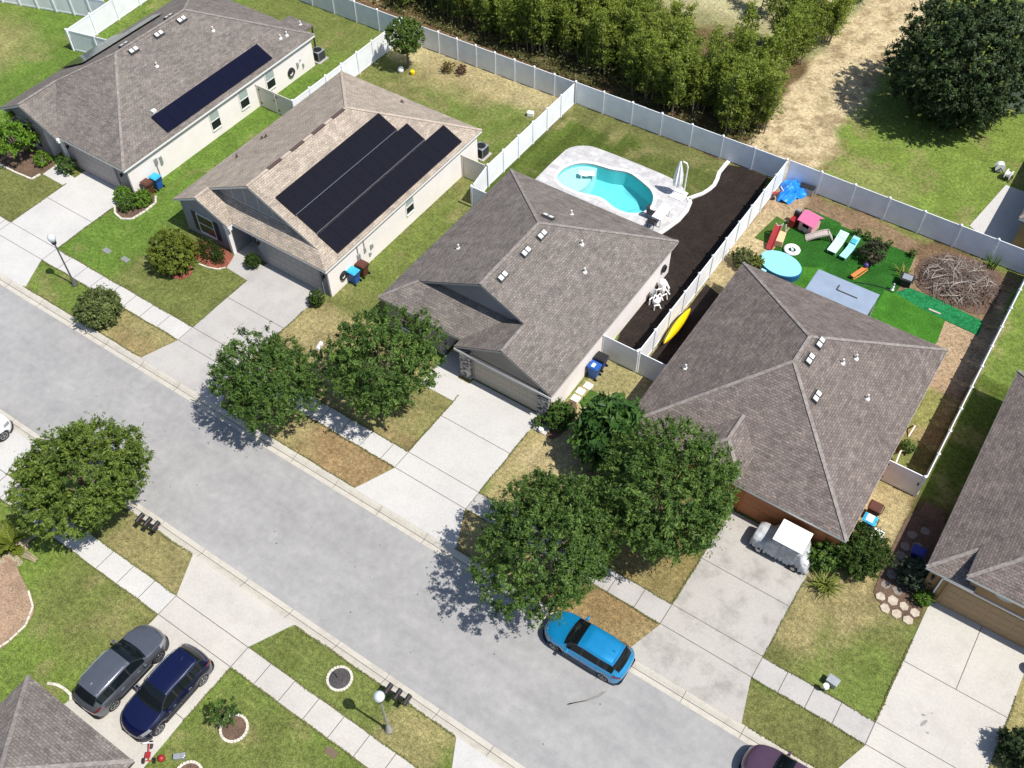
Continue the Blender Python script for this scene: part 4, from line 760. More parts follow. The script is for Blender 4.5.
fence('white vinyl fence joining the cream house corner to the tall side fence', (-62.0,21.8),(-52.0,24.9), 6, skip_ends=(False,True))
fence('white vinyl fence behind the large dark oak', (12.9,53.9),(40,53.3), 11)

# ------------------------------------------------------------------ foliage
def leaves_mesh(name, P, N, L, W_, tone, mat, seed=0):
    n = len(P); rs = np.random.RandomState(seed)
    N = N/np.linalg.norm(N,axis=1,keepdims=True); t = rs.normal(size=(n,3)); t -= N*(t*N).sum(1,keepdims=True); t /= np.linalg.norm(t,axis=1,keepdims=True); b = np.cross(N,t)
    L = L[:,None]; W_ = W_[:,None]
    v = np.stack([P-t*L*.5, P+b*W_*.5+N*L*.06, P+t*L*.5, P-b*W_*.5+N*L*.06],1).reshape(-1,3)
    return quadmesh(name, v, tone, mat)
def quadmesh(name, v, tone, mat):
    n = len(v)//4; me = bpy.data.meshes.new(name); me.vertices.add(len(v)); me.vertices.foreach_set('co', v.astype(np.float32).ravel())
    me.loops.add(4*n); me.loops.foreach_set('vertex_index', np.arange(4*n,dtype=np.int32)); me.polygons.add(n)
    me.polygons.foreach_set('loop_start', np.arange(0,4*n,4,dtype=np.int32)); me.polygons.foreach_set('loop_total', np.full(n,4,np.int32)); me.update()
    a = me.attributes.new('tone','FLOAT','FACE'); a.data.foreach_set('value', np.asarray(tone,np.float32)); me.materials.append(mat); return me
def crown_points(rs, R_, Rz, cz, nclump, per, sig, low=-.75, gap=.0, lump=.28):
    # clumps spread through the volume, denser outside; every clump is a spray of twigs
    P = []; Nn = []; T = []; centers = []
    lob = rs.normal(size=(9,3)); lob /= np.linalg.norm(lob,axis=1,keepdims=True); amp = rs.uniform(-lump,lump,9)
    k = 0
    while k < nclump:
        d = rs.normal(size=3); d /= np.linalg.norm(d)
        if d[2] < low: continue
        s = 1+sum(a*max(0,(d@l))**3 for a,l in zip(amp,lob)); r = s*(rs.uniform(.12,1)**.42)
        c = np.array([d[0]*R_*r, d[1]*R_*r, cz+d[2]*Rz*r]); centers.append(c); k += 1
        ct = rs.normal(0,.22)
        m = int(per*rs.uniform(.6,1.35)); ntw = max(3,m//8)
        for _ in range(ntw):
            dr = d*1.0+rs.normal(0,.75,3)+np.array([0,0,.15]); dr /= np.linalg.norm(dr); ln = sig*rs.uniform(1.0,2.3)*(2.2 if rs.rand() < .10 else 1); q = m//ntw
            tt = rs.uniform(.1,1,q)[:,None]; P.append(c+dr*ln*(tt-.35)+rs.normal(0,sig*.16,(q,3))); Nn.append(rs.normal(0,.75,(q,3))+d*.5+np.array([0,0,.75])); T.append(np.clip(.45+ct+rs.normal(0,.22,q),0,1))
    return np.concatenate(P), np.concatenate(Nn), np.concatenate(T), centers
def make_tree(name, label, cat, loc, R_, Rz, cz, nclump, per, sig, leaf, mat, seed, trunk_r=.13, group=None, low=-.75, lump=.40, limbs=14, trunk_name='trunk', fork=.35, bark='bark', rz=0):
    rs = np.random.RandomState(seed); P,N,T,C = crown_points(rs,R_,Rz,cz,nclump,per,sig,low,lump=lump)
    keep = P[:,2] > .08; P,N,T = P[keep],N[keep],T[keep]
    L = leaf*rs.uniform(.7,1.35,len(P)); me = leaves_mesh('crown',P,N,L,L*rs.uniform(.26,.42,len(P)),T,mat,seed)
    t = thing(name,label,cat,loc,rz,group); o = bpy.data.objects.new('crown',me); COL.objects.link(o); o.parent = t
    b = MB(); top = cz-Rz*fork; b.tube([(0,0,-.1),(rs.normal(0,.03),rs.normal(0,.03),top*.5),(rs.normal(0,.06),rs.normal(0,.06),top),(0,0,cz+Rz*.4)],[trunk_r*1.35,trunk_r,trunk_r*.8,trunk_r*.25],8)
    for c in rs.permutation(len(C))[:limbs]:
        c = C[c]; s = rs.uniform(.65,1.05)*top; m_ = np.array([c[0]*.45,c[1]*.45,s+(c[2]-s)*.6]); b.tube([(0,0,s),tuple(m_),tuple(c)],[trunk_r*.5,trunk_r*.3,trunk_r*.1],5,cap=False)
    o = b.build(trunk_name,M[bark]); o.parent = t; return t
M['leaf_oak'] = leafmat('live oak leaves', (.030,.068,.014), (.132,.212,.044), .27); M['leaf_lime'] = leafmat('lighter oak leaves', (.042,.078,.012), (.160,.222,.040), .26); M['leaf_dark'] = leafmat('dark oak leaves', (.016,.032,.012), (.055,.088,.028), .12)
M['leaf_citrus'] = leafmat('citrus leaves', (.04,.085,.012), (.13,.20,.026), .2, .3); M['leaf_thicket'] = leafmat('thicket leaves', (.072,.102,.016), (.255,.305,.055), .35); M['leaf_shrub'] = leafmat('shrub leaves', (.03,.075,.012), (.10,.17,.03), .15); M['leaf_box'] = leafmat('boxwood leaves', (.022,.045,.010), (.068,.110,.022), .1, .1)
M['leaf_palm'] = leafmat('palm fronds', (.024,.070,.014), (.085,.165,.034), .22); M['leaf_yel'] = leafmat('yellow green blades', (.10,.14,.02), (.24,.25,.06), .2); M['leaf_yucca'] = leafmat('olive grass blades', (.045,.070,.018), (.15,.17,.055), .15); M['leaf_weep'] = leafmat('yellow green fine leaves', (.065,.095,.012), (.20,.235,.035)); M['leaf_grey'] = leafmat('grey green leaves', (.03,.05,.03), (.085,.11,.065), .1); M['leaf_bright'] = leafmat('bright green leaves', (.06,.14,.012), (.14,.24,.025), .2)
S_TREE = 'young live oaks along the street'
make_tree('street_tree','bright green street tree beside the white car, shading the near pavement','tree',(-15.9,-8.0,0),3.45,2.5,3.5,1250,44,.25,.19,M['leaf_lime'],11,lump=.2,group=S_TREE)
make_tree('street_tree','dark green oak at the kerb casting leafy shade over the road and weathered driveway','tree',(-12.0,1.75,0),3.25,2.6,3.9,950,44,.25,.17,M['leaf_oak'],12,group=S_TREE)
make_tree('street_tree','dark green oak standing in front of the pool house door, its shade across the pavement','tree',(-7.75,6.1,0),3.3,2.6,3.8,950,44,.25,.17,M['leaf_oak'],13,group=S_TREE)
make_tree('street_tree','broad green oak over the front of the bright blue car','tree',(6.1,1.95,0),3.75,2.9,4.1,1250,46,.26,.17,M['leaf_oak'],14,group=S_TREE)
make_tree('street_tree','widest green oak, hiding the front door side of the terracotta house','tree',(9.6,6.85,0),4.25,3.0,4.3,1450,46,.26,.17,M['leaf_oak'],15,group=S_TREE)
make_tree('yard_tree','small round citrus tree on a bare trunk in the corner of a fenced back lawn','tree',(-27.3,33.2,0),1.42,1.35,2.9,620,52,.14,.13,M['leaf_citrus'],16,trunk_r=.09,lump=.05,low=-.95,limbs=8)
make_tree('oak_tree','huge dark evergreen oak beyond the back fence by the sandy track','tree',(9.9,51,0),5.1,4.5,4.6,2100,50,.30,.25,M['leaf_dark'],17,trunk_r=.3,low=-1,limbs=22,lump=.12)
make_tree('oak_tree','dark tree crown rising behind the huge oak at the edge of the frame','tree',(17.5,65,0),3.8,3.5,4.2,300,70,.45,.32,M['leaf_dark'],18,trunk_r=.25,low=-1)
# shrubs
def shrub(name, label, loc, R_, Rz, mat, seed, nclump=40, per=60, sig=.2, leaf=.13, group=None, lump=.15, cz=None, low=-1): return make_tree(name,label,'shrub',loc,R_,Rz,cz if cz else Rz*.95,int(nclump*5),int(per*.8),sig*.6,leaf*.8,mat,seed,trunk_r=.05,group=group,low=low,lump=lump,limbs=6,trunk_name='stem',bark='stem')
shrub('shrub','large rounded yellow green bush in a red mulch ring on the lawn',(-26.3,7.5,0),1.5,1.25,M['leaf_weep'],21,90,80,.26,.17)
shrub('shrub','clipped hedge row under the shuttered window of the tan roof house',(-25.1,9.35,0),1.5,.6,M['leaf_box'],22,70,60,.18,.11).scale = (1,.5,1)
BALL = 'clipped ball shrubs flanking the grey garage'
shrub('ball_shrub','clipped ball shrub between the grey garage and its front path',(-22.15,10.2,0),.5,.55,M['leaf_box'],23,70,60,.09,.09,BALL,.04); shrub('ball_shrub','clipped ball shrub at the outer corner of the grey garage by the white wall',(-16.5,9.95,0),.52,.58,M['leaf_box'],24,70,60,.09,.09,BALL,.04)
make_tree('garden_tree','glossy multi stemmed shrub tree in front of the pale house window','shrub',(-43.8,9.0,0),1.6,1.15,1.9,70,60,.32,.26,M['leaf_bright'],25,trunk_r=.09,low=-.8)
shrub('shrub','low bush beside the pale house entry path, next to the shrub tree',(-41.9,9.5,0),.6,.5,M['leaf_bright'],26,25,50,.15,.13); shrub('shrub','round bush at the edge of the taupe garage near the front path',(-39.8,9.9,0),.7,.6,M['leaf_shrub'],27,30,55,.16,.13)
shrub('shrub','bush filling the stone edged bed corner by the white driveway',(-34.1,10.0,0),.62,.55,M['leaf_bright'],28,28,55,.15,.15); shrub('shrub','bush in the stone edged bed nearest to the street lamp',(-33.2,9.6,0),.6,.5,M['leaf_shrub'],29,28,55,.15,.15); shrub('shrub','bush in the stone edged bed in front of the brown bin',(-32.7,10.5,0),.68,.55,M['leaf_bright'],30,28,55,.15,.15)
shrub('shrub','leafy shrub at the stone pillar corner of the taupe garage',(1.15,10.5,0),.85,.8,M['leaf_shrub'],31,45,55,.2,.18); shrub('shrub','tiny potted shrub on the pale slab at the taupe garage corner',(.3,9.8,0),.4,.38,M['leaf_shrub'],32,14,45,.12,.12)
shrub('shrub','big dense dark shrub at the garage corner of the terracotta house',(18.5,11.5,0),1.45,1.15,M['leaf_box'],33,95,75,.28,.16); shrub('shrub','broad leaved green shrub between the covered cart and the dense dark shrub',(17.1,10.6,0),.85,.8,M['leaf_shrub'],34,36,45,.26,.24)
shrub('shrub','grey green shrub beside the stepping stones of the ochre house',(21.2,12.0,0),.85,.8,M['leaf_grey'],35,45,60,.2,.15); shrub('shrub','small bright green shrub touching the ochre garage driveway',(22.1,11.2,0),.5,.45,M['leaf_bright'],36,24,50,.13,.12)
shrub('shrub','dark shrub on the dry grass beyond the cream driveway',(28.2,6.2,0),1.0,.9,M['leaf_dark'],37,45,60,.25,.18)
make_tree('small_tree','small dark green tree in the white ringed bed on the near lawn','tree',(-2.2,-12.5,0),.62,.6,1.6,34,60,.15,.13,M['leaf_oak'],38,trunk_r=.05,lump=.1,low=-1,limbs=6)
shrub('shrub','mixed leafy plants behind the yellow kayak, at the corner of the brown grey roof',(4.1,27.9,0),.75,.6,M['leaf_yucca'],39,30,45,.2,.16); shrub('shrub','flowering plants beside the round play pool',(5.0,28.2,0),.5,.5,M['leaf_yel'],40,18,45,.16,.14)
shrub('shrub','purple brown bush standing on the green play turf',(10.9,32.9,0),.85,.7,leafmat('purple leaves',(.03,.035,.018),(.075,.07,.035),.1),41,36,50,.22,.15)
for i,(x,y) in enumerate(((9.3,34.5),(10.0,34.55),(10.7,34.5),(11.4,34.6),(13.0,34.6))): shrub('bedding_plant','small dark plant along the far edge of the green play turf',(x,y,0),.28,.3,M['leaf_shrub'],50+i,10,40,.1,.1,'small plants along the play turf edge')
shrub('shrub','scrubby green weeds along the wall of the terracotta house by the fence gate',(18.2,19.6,0),.42,.35,M['leaf_shrub'],57,14,40,.14,.12); shrub('shrub','dry bush below the back fence near the yard tree',(-24.3,34.6,0),.5,.45,leafmat('dry leaves',(.10,.07,.02),(.20,.16,.06),.1),58,16,40,.15,.12); shrub('shrub','dark red shrub against the back fence of the dry lawn',(-23.3,34.9,0),.42,.4,leafmat('dark red leaves',(.06,.02,.015),(.12,.05,.03),.1),59,14,40,.13,.11)
# grasses and palms: arching blades
def blades(name, label, cat, loc, n, ln, w, mat, seed, arch=.8, spread=.15, leaflets=False, up=(.35,1.3), stemmat=None, group=None):
    rs = np.random.RandomState(seed); V = []; T = []
    for k in range(n):
        az = rs.uniform(0,2*math.pi); el = rs.uniform(*up); L = ln*rs.uniform(.65,1.1); p = np.array([rs.normal(0,spread),rs.normal(0,spread),.02]); h_ = np.array([math.cos(az),math.sin(az),0]); side = np.array([-h_[1],h_[0],0]); tn = np.clip(rs.normal(.5,.25),0,1); seg = 8 if leaflets else 5; pts = []
        for s in range(seg+1):
            u = s/seg; e = el-arch*u*u; pts.append(p.copy()); p = p+(h_*math.cos(e)+np.array([0,0,1])*math.sin(e))*L/seg
        for s in range(seg):
            a,b_ = pts[s],pts[s+1]
            if not leaflets:
                wa = w*(1-.75*abs(s/seg-.35)); wb = w*(1-.75*abs((s+1)/seg-.35)) if s < seg-1 else w*.05; V += [a-side*wa/2,a+side*wa/2,b_+side*wb/2,b_-side*wb/2]; T.append(tn)
            else:
                V += [a-side*.012,a+side*.012,b_+side*.012,b_-side*.012]; T.append(.9)
                if s >= 1:
                    for q in range(4):
                        c = a+(b_-a)*q/4; d = (b_-a)/np.linalg.norm(b_-a); ll = w*(1-.55*abs((s+q/4)/seg-.45)*1.6)
                        for sg in (-1,1):
                            tip = c+side*sg*ll*.75+d*ll*.6-np.array([0,0,.12*ll]); pw = d*.045; V += [c-pw,c+pw,tip+pw*.5,tip-pw*.5]; T.append(np.clip(tn+rs.normal(0,.15),0,1))
    me = quadmesh('fronds' if leaflets else 'blades', np.array(V), T, mat); t = thing(name,label,cat,loc,0,group); o = bpy.data.objects.new(me.name, me); COL.objects.link(o); o.parent = t; return t
shrub('shrub','dark olive fine leaved bush by the kerb near the foot of the street lamp',(-26.8,1.6,0),1.25,1.05,leafmat('olive fine leaves',(.045,.065,.018),(.15,.185,.06),.15),61,90,60,.34,.30)
make_tree('areca_palm','feathery bright green palm clump between the two garages, beside the brown grey roof','palm',(4.7,10.1,0),1.75,1.5,2.3,300,36,.40,.52,M['leaf_palm'],62,trunk_r=.06,low=-.9,lump=.2,limbs=12,trunk_name='stem',bark='stem')

blades('spider_lily','yellow green strappy plant at the driveway corner of the terracotta house','plant',(17.75,9.25,0),90,1.05,.06,M['leaf_yel'],63,arch=1.5,up=(.5,1.4))
blades('cycad','spreading cycad with dry lower fronds on the near lawn','plant',(-18.5,-12.0,0),40,1.5,.30,M['leaf_weep'],64,arch=1.1,spread=.1,leaflets=True,up=(.2,1.2)); 
blades('dry_fronds','heap of dead pale fronds under the cycad','plant litter',(-18.25,-12.5,0),26,1.5,.28,leafmat('dead fronds',(.22,.19,.12),(.40,.36,.27),.05),65,arch=.7,spread=.25,leaflets=True,up=(.02,.45))
blades('spiky_plant','yellow spiky plant behind the black patio heater table','plant',(13.05,32.7,0),24,.8,.06,M['leaf_yel'],66,arch=.9)
blades('agave','dark spiky plant at the foot of the back fence beyond the brush pile','plant',(17.6,36.3,0),16,1.1,.08,M['leaf_shrub'],67,arch=.4,up=(.9,1.5))
# thicket of slender young trees behind the back fences
def sapling(seed, label, group):
    rs = np.random.RandomState(seed); P = []; N = []; T = []; b = MB()
    for s in range(4):
        a = rs.uniform(0,6.28); r_ = rs.uniform(.1,.7); H_ = rs.uniform(4.2,6.2); x0,y0 = r_*math.cos(a),r_*math.sin(a); x1,y1 = x0*2+rs.normal(0,.3),y0*2+rs.normal(0,.3)
        b.tube([(x0,y0,-.1),((x0+x1)/2,(y0+y1)/2,H_*.5),(x1,y1,H_)],[.06,.045,.012],5); 
        for q in range(44):
            u = rs.uniform(.10,1.02)**.8; c = np.array([x0+(x1-x0)*u,y0+(y1-y0)*u,H_*u]); az = rs.uniform(0,6.28); d = np.array([math.cos(az),math.sin(az),rs.uniform(.1,.9)]); ln = rs.uniform(.5,1.15)*(1.15-.5*u)
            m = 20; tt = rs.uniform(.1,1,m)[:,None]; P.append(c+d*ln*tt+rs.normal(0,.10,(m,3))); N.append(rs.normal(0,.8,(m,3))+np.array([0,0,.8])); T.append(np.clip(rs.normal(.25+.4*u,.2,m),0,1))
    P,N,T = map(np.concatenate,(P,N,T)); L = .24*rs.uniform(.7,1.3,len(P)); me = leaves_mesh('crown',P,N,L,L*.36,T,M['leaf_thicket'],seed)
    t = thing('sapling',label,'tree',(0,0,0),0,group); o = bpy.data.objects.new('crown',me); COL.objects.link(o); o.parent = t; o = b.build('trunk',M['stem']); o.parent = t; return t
TH = 'slender trees of the thicket behind the back fences'; TL = 'slender leafy tree in the dense thicket behind the white back fences'
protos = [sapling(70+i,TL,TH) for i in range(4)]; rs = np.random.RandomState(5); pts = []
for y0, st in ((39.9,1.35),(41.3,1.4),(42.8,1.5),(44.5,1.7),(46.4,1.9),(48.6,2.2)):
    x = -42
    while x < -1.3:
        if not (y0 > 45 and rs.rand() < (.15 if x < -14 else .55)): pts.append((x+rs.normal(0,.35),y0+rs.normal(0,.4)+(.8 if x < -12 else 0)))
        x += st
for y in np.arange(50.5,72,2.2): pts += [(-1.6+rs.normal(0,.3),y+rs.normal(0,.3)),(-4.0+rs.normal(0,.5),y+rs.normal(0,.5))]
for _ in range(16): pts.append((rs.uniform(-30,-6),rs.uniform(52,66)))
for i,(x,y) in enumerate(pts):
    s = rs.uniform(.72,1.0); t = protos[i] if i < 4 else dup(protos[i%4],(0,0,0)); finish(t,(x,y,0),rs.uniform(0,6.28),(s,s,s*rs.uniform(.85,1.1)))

rs = np.random.RandomState(91); n = 15000
X = rs.uniform(-43,-.6,n); Y = 38.9+3.6*rs.rand(n)**1.3; Z = .05+1.5*rs.rand(n)**1.6*np.clip((Y-38.6)/1.6,.15,1)
keep = fbm(X,Y,1.4,55,3) > .40; P = np.stack([X,Y,Z],1)[keep]; L = rs.uniform(.12,.30,len(P))
me = leaves_mesh('undergrowth',P,rs.normal(0,.7,(len(P),3))+np.array([0,0,.8]),L,L*.35,np.clip(rs.normal(.4,.25,len(P)),0,1),leafmat('undergrowth leaves',(.05,.055,.02),(.17,.19,.06),.15),91); o = bpy.data.objects.new('undergrowth',me); COL.objects.link(o); tag(o,'tangled green undergrowth along the foot of the thicket','undergrowth',kind='stuff')
n = 6000; X = rs.uniform(-43,.5,n); Y = 36.9+3.2*rs.rand(n); P = np.stack([X,Y,np.full(n,.03)],1)[fbm(X,Y,1.1,58,3) > .47]; L = rs.uniform(.08,.22,len(P))
me = leaves_mesh('leaf_litter',P,rs.normal(0,.3,(len(P),3))+np.array([0,0,1]),L,L*.55,rs.rand(len(P)),leafmat('dry fallen leaves',(.12,.06,.035),(.42,.33,.22),.05),92); o = bpy.data.objects.new('leaf_litter',me); COL.objects.link(o); tag(o,'pale and brown fallen leaves between the thicket and the back fences','leaf litter',kind='stuff')
for nm,cnt,mt,y0,y1,l0,l1,w0,w1,zz in (('oil_drips',34,plain('oil drip',(.085,.085,.09),.7,var=.1),-5.8,-.6,.03,.12,.03,.09,-.1105),):
    k = MB()
    for i in range(cnt):
        x,y,L,w,an = rs.uniform(-34,20),rs.uniform(y0,y1),rs.uniform(l0,l1),rs.uniform(w0,w1),rs.normal(0,.5 if cnt > 100 else 2); m_ = 9
        k.poly([(x+L/2*math.cos(t)*math.cos(an)-w/2*math.sin(t)*math.sin(an),y+L/2*math.cos(t)*math.sin(an)+w/2*math.sin(t)*math.cos(an),zz+i*2e-6) for t in [2*math.pi*j/m_+rs.uniform(-.2,.2) for j in range(m_)]])
    struct(k.build('road_stain',mt))
k = MB()
for (x,y,L,w,an) in ((24.3,5.35,.5,.16,1.2),(24.15,5.7,.22,.12,.3),(24.6,5.0,.15,.1,0),(24.45,6.0,.12,.06,0)): k.poly([(x+L/2*math.cos(t)*math.cos(an)-w/2*math.sin(t)*math.sin(an),y+L/2*math.cos(t)*math.sin(an)+w/2*math.sin(t)*math.cos(an),.0285) for t in np.linspace(0,2*math.pi,10)[:-1]])
struct(k.build('driveway_stain',plain('grey driveway stain',(.24,.23,.22),.9,var=.15)))

rs = np.random.RandomState(33); P = []
gaps = [(-60,-38.9),(-34.15,-21.7),(-16.8,-4.85),(.05,11.8),(16.8,22.4),(27.5,40)]
ED = [((x0,y),(x1,y)) for x0,x1 in gaps for y in (2.91,4.17)]+[((x0+.9,.69),(x1-.9,.69)) for x0,x1 in gaps]+[((x,4.2),(x,9.0)) for x in (-38.88,-34.19,-21.65,-16.82,-4.81,.03,11.82,16.78,22.42,27.45)]
ED += [((x0,y),(x1,y)) for x0,x1 in ((-22.2,-9.2),(-4.2,7.8)) for y in (-9.29,-10.56)]+[((-21.3,-7.19),(-10.2,-7.19)),((-3.1,-7.19),(6.7,-7.19)),((-4.2,-10.6),(-4.2,-13.7)),((-9.2,-10.6),(-9.25,-15.0)),((-22.3,-10.6),(-22.3,-16))]
for p,q in ED:
    L = math.dist(p,q); n = int(L*95); u = rs.rand(n)+0; w = rs.normal(0,.022,n)+.03*np.sin(u*L*2.1)*np.sin(u*L*.7+p[0]); dx,dy = (q[0]-p[0])/L,(q[1]-p[1])/L; P.append(np.stack([p[0]+dx*L*u-dy*w,p[1]+dy*L*u+dx*w,.035+.02*rs.rand(n)],1))
P = np.concatenate(P); L = rs.uniform(.05,.13,len(P))
me = leaves_mesh('edge_grass',P,rs.normal(0,.5,(len(P),3))+np.array([0,0,1]),L,L*.35,rs.rand(len(P)),leafmat('edge grass blades',(.075,.10,.025),(.20,.18,.085),.1),34); o = bpy.data.objects.new('edge_grass',me); COL.objects.link(o); tag(o,'ragged grass creeping over the edges of pavements and driveways','grass',kind='stuff')

# ------------------------------------------------------------------ cars (front towards +x at the origin)
def crv(pts, x):
    xs = [p[0] for p in pts]; ys = [p[1] for p in pts]
    x = min(max(x,xs[0]),xs[-1]); k = 0
    while k < len(xs)-2 and x > xs[k+1]: k += 1
    def tg(i):
        if i == 0: return (ys[1]-ys[0])/(xs[1]-xs[0])
        if i == len(xs)-1: return (ys[-1]-ys[-2])/(xs[-1]-xs[-2])
        a = (ys[i]-ys[i-1])/(xs[i]-xs[i-1]); b_ = (ys[i+1]-ys[i])/(xs[i+1]-xs[i]); return 0 if a*b_ <= 0 else 2*a*b_/(a+b_)
    h = xs[k+1]-xs[k]; t = (x-xs[k])/h; return (2*t**3-3*t**2+1)*ys[k]+(t**3-2*t**2+t)*h*tg(k)+(-2*t**3+3*t**2)*ys[k+1]+(t**3-t**2)*h*tg(k+1)
def make_car(label, loc, rz, body, S=1.0, rails=True, group=None, ws=1.0, rimmat='rim', dark_tail=False, Z=1.0):
    t = thing('parked_car', label, 'car', loc, rz, group); WB = 1.36; WR = .35; A = .40
    TOP = [(-2.26,.86),(-2.2,1.0),(-2.1,1.08),(-2.04,1.17),(-1.70,1.545),(-1.5,1.585),(-.9,1.64),(-.2,1.655),(.25,1.60),(.55,1.44),(.98,1.12),(1.2,1.075),(1.7,1.0),(2.05,.90),(2.2,.76),(2.27,.6)]
    HW = [(-2.26,.66),(-2.2,.78),(-2.0,.88),(-1.5,.925),(-.6,.92),(.6,.92),(1.35,.925),(1.8,.89),(2.1,.75),(2.2,.62),(2.27,.5)]
    RW = [(-2.26,.60),(-2.0,.62),(-1.7,.60),(-.9,.645),(.2,.63),(.6,.68),(.98,.78),(1.4,.80),(1.9,.74),(2.1,.62),(2.27,.42)]
    BELT = [(-2.26,.80),(-2.1,1.0),(-1.6,1.10),(-.5,1.04),(.6,1.0),(.98,.995),(1.5,.93),(2.0,.80),(2.2,.66),(2.27,.52)]
    BOT = [(-2.26,.42),(-2.15,.28),(-1.9,.24),(1.9,.22),(2.15,.26),(2.27,.36)]
    xs = sorted(set([round(v,3) for v in np.linspace(-2.26,2.27,76)]+[-2.06,-1.98,-1.70,.22,.24,1.0,-.12,-.04,-1.02,-.94,-1.62,.72]))
    rows = []
    for x in xs:
        zt,w,r_,zb,bt = crv(TOP,x),crv(HW,x),crv(RW,x),crv(BELT,x),crv(BOT,x)
        zb = min(zb,zt-.03); r_ = min(r_,w-.02)
        arch = bt
        for wx_ in (-WB,WB):
            if abs(x-wx_) < A: arch = max(arch, .30+math.sqrt(A*A-(x-wx_)**2))
        arch = min(arch, zb-.12); ed = zt-(.05 if zt-zb > .3 else .012)
        rows.append([(x,0,bt+.02),(x,w*.80,bt+.02),(x,w*.80,max(arch,bt+.03)),(x,w-.01,arch),(x,w+.008,arch+(zb-arch)*.45),(x,w-.015,zb-.05),(x,w-.05,zb),(x,w-.05+(r_+.012-w+.05)*.10,zb+(ed-zb)*.10),(x,r_+.03,zb+(ed-zb)*.88),(x,r_,ed),(x,r_*.86,zt-.012),(x,r_*.45,zt),(x,0,zt+.004)])
    nr = len(rows[0]); parts = {}
    def cat(i,j,xm):
        if 7 <= j <= 7 and -1.98 < xm < .80:
            zt = crv(TOP,xm)
            if zt-crv(BELT,xm) > .16 and xm > -1.86: return ('pillarB' if xm > -.5 else 'pillarC') if (-.12 < xm < -.04 or -1.02 < xm < -.94) else 'side'
        if j >= 9 and .24 < xm < 1.0: return 'windscreen'
        if j >= 9 and -2.06 < xm < -1.70: return 'rear_window'
        if j == 8 and .24 < xm < .80: return 'pillarA'
        if j == 8 and -1.95 < xm < -1.70: return 'pillarD'
        if j in (1,2,0): return 'dark'
        return 'body'
    for sgn in (1,-1):
        for i in range(len(xs)-1):
            xm = (xs[i]+xs[i+1])/2
            for j in range(nr-1):
                c_ = cat(i,j,xm); key = c_+(str(sgn) if c_ == 'side' or c_[:6] == 'pillar' else ''); mb = parts.setdefault(key,MB())
                q = [rows[i][j],rows[i+1][j],rows[i+1][j+1],rows[i][j+1]]; q = [(p[0],p[1]*sgn,p[2]) for p in q]; mb.poly(q if sgn < 0 else q[::-1])
        for i in (0,len(xs)-1):
            q = [(p[0],p[1]*sgn,p[2]) for p in rows[i]]; parts.setdefault('body',MB()).poly(q)
    scale = (S,S*ws,S*Z)
    def bend(v):      # rounded nose and tail in plan
        x,y,z = v; q = min(1.2,abs(y)/.93)**2.2
        return (x-.30*q*max(0,min(1,(x-.1)/1.9))**1.2+.16*q*max(0,min(1,(-x-1.1)/1.1)), y, z)
    def fin(mb, nm, mt, par=None, **kw):
        if nm not in ('wheel','rim','mirror','underbody'): mb.v = [bend(v) for v in mb.v]
        mb.v = [(v[0]*scale[0],v[1]*scale[1],v[2]*scale[2]) for v in mb.v]; o = mb.build(nm, mt, None, **kw); o.parent = par or t; return o
    bo = fin(parts['body'],'body',body,smooth=True,weld=True); fin(parts['dark'],'underbody',M['black'],bo)
    fin(parts['windscreen'],'windscreen',M['carglass'],smooth=True,weld=True); fin(parts['rear_window'],'rear_window',M['carglass'],smooth=True,weld=True)
    for kk in [q for q in parts if q[:6] == 'pillar']: fin(parts[kk],'window_pillar',M['black'],bo)
    for s in (1,-1): fin(parts['side%d'%s],'side_window',M['carglass'],smooth=True,weld=True)
    for wx_ in (WB,-WB):
        for s in (1,-1):
            y = s*.80; ty_ = MB().lathe([(.22,-.11),(.32,-.115),(.35,-.08),(.35,.08),(.32,.115),(.22,.11)],(wx_,y,.35),28,axis='y'); w = fin(ty_,'wheel',M['rubber'],smooth=False)
            rm = MB().lathe([(.235,-.05),(.235,.102)],(wx_,y,.35),24,axis='y') if False else MB()
            rm.lathe([(.225,s*.07),(.235,s*.115),(.20,s*.112),(.19,s*.06)],(wx_,y,.35),24,axis='y')
            for a in range(5):
                an = a*2*math.pi/5+.3; rm.bar((wx_+.03*math.cos(an),y+s*.105,.35+.03*math.sin(an)),(wx_+.215*math.cos(an),y+s*.095,.35+.215*math.sin(an)),.06,.03)
            rm.lathe([(.05,s*.09),(.05,s*.125)],(wx_,y,.35),12,axis='y'); fin(rm,'rim',M[rimmat],w)
    for s in (1,-1):
        m_ = MB().obox((.62,s*1.0,1.05),(.13,.20,.14)); m_.obox((.66,s*.90,1.0),(.08,.14,.05)); fin(m_,'mirror',body,bevel=.03)
        hl = MB()
        for (xa,xb) in ((1.86,1.97),(1.97,2.08),(2.08,2.17)): 
            hl.poly([(xa,s*(crv(RW,xa)+.05),crv(TOP,xa)-.025),(xb,s*(crv(RW,xb)+.05),crv(TOP,xb)-.03),(xb+.012,s*(crv(HW,xb)+.012),crv(BELT,xb)-.06),(xa+.012,s*(crv(HW,xa)+.014),crv(BELT,xa)-.05)])
        fin(hl,'headlight',M['lamp_glass'])
        tl = MB()
        for (xa,xb) in ((-2.245,-2.17),(-2.17,-2.06),(-2.06,-1.93)): tl.poly([(xa-.012,s*(crv(HW,xa)-.05),crv(BELT,xa)+.05),(xb-.01,s*(crv(HW,xb)-.02),crv(BELT,xb)+.045),(xb-.01,s*(crv(HW,xb)+.014),crv(BELT,xb)-.03),(xa-.012,s*(crv(HW,xa)+.014),crv(BELT,xa)-.03)])
        fin(tl,'tail_light',M['tail_red'])
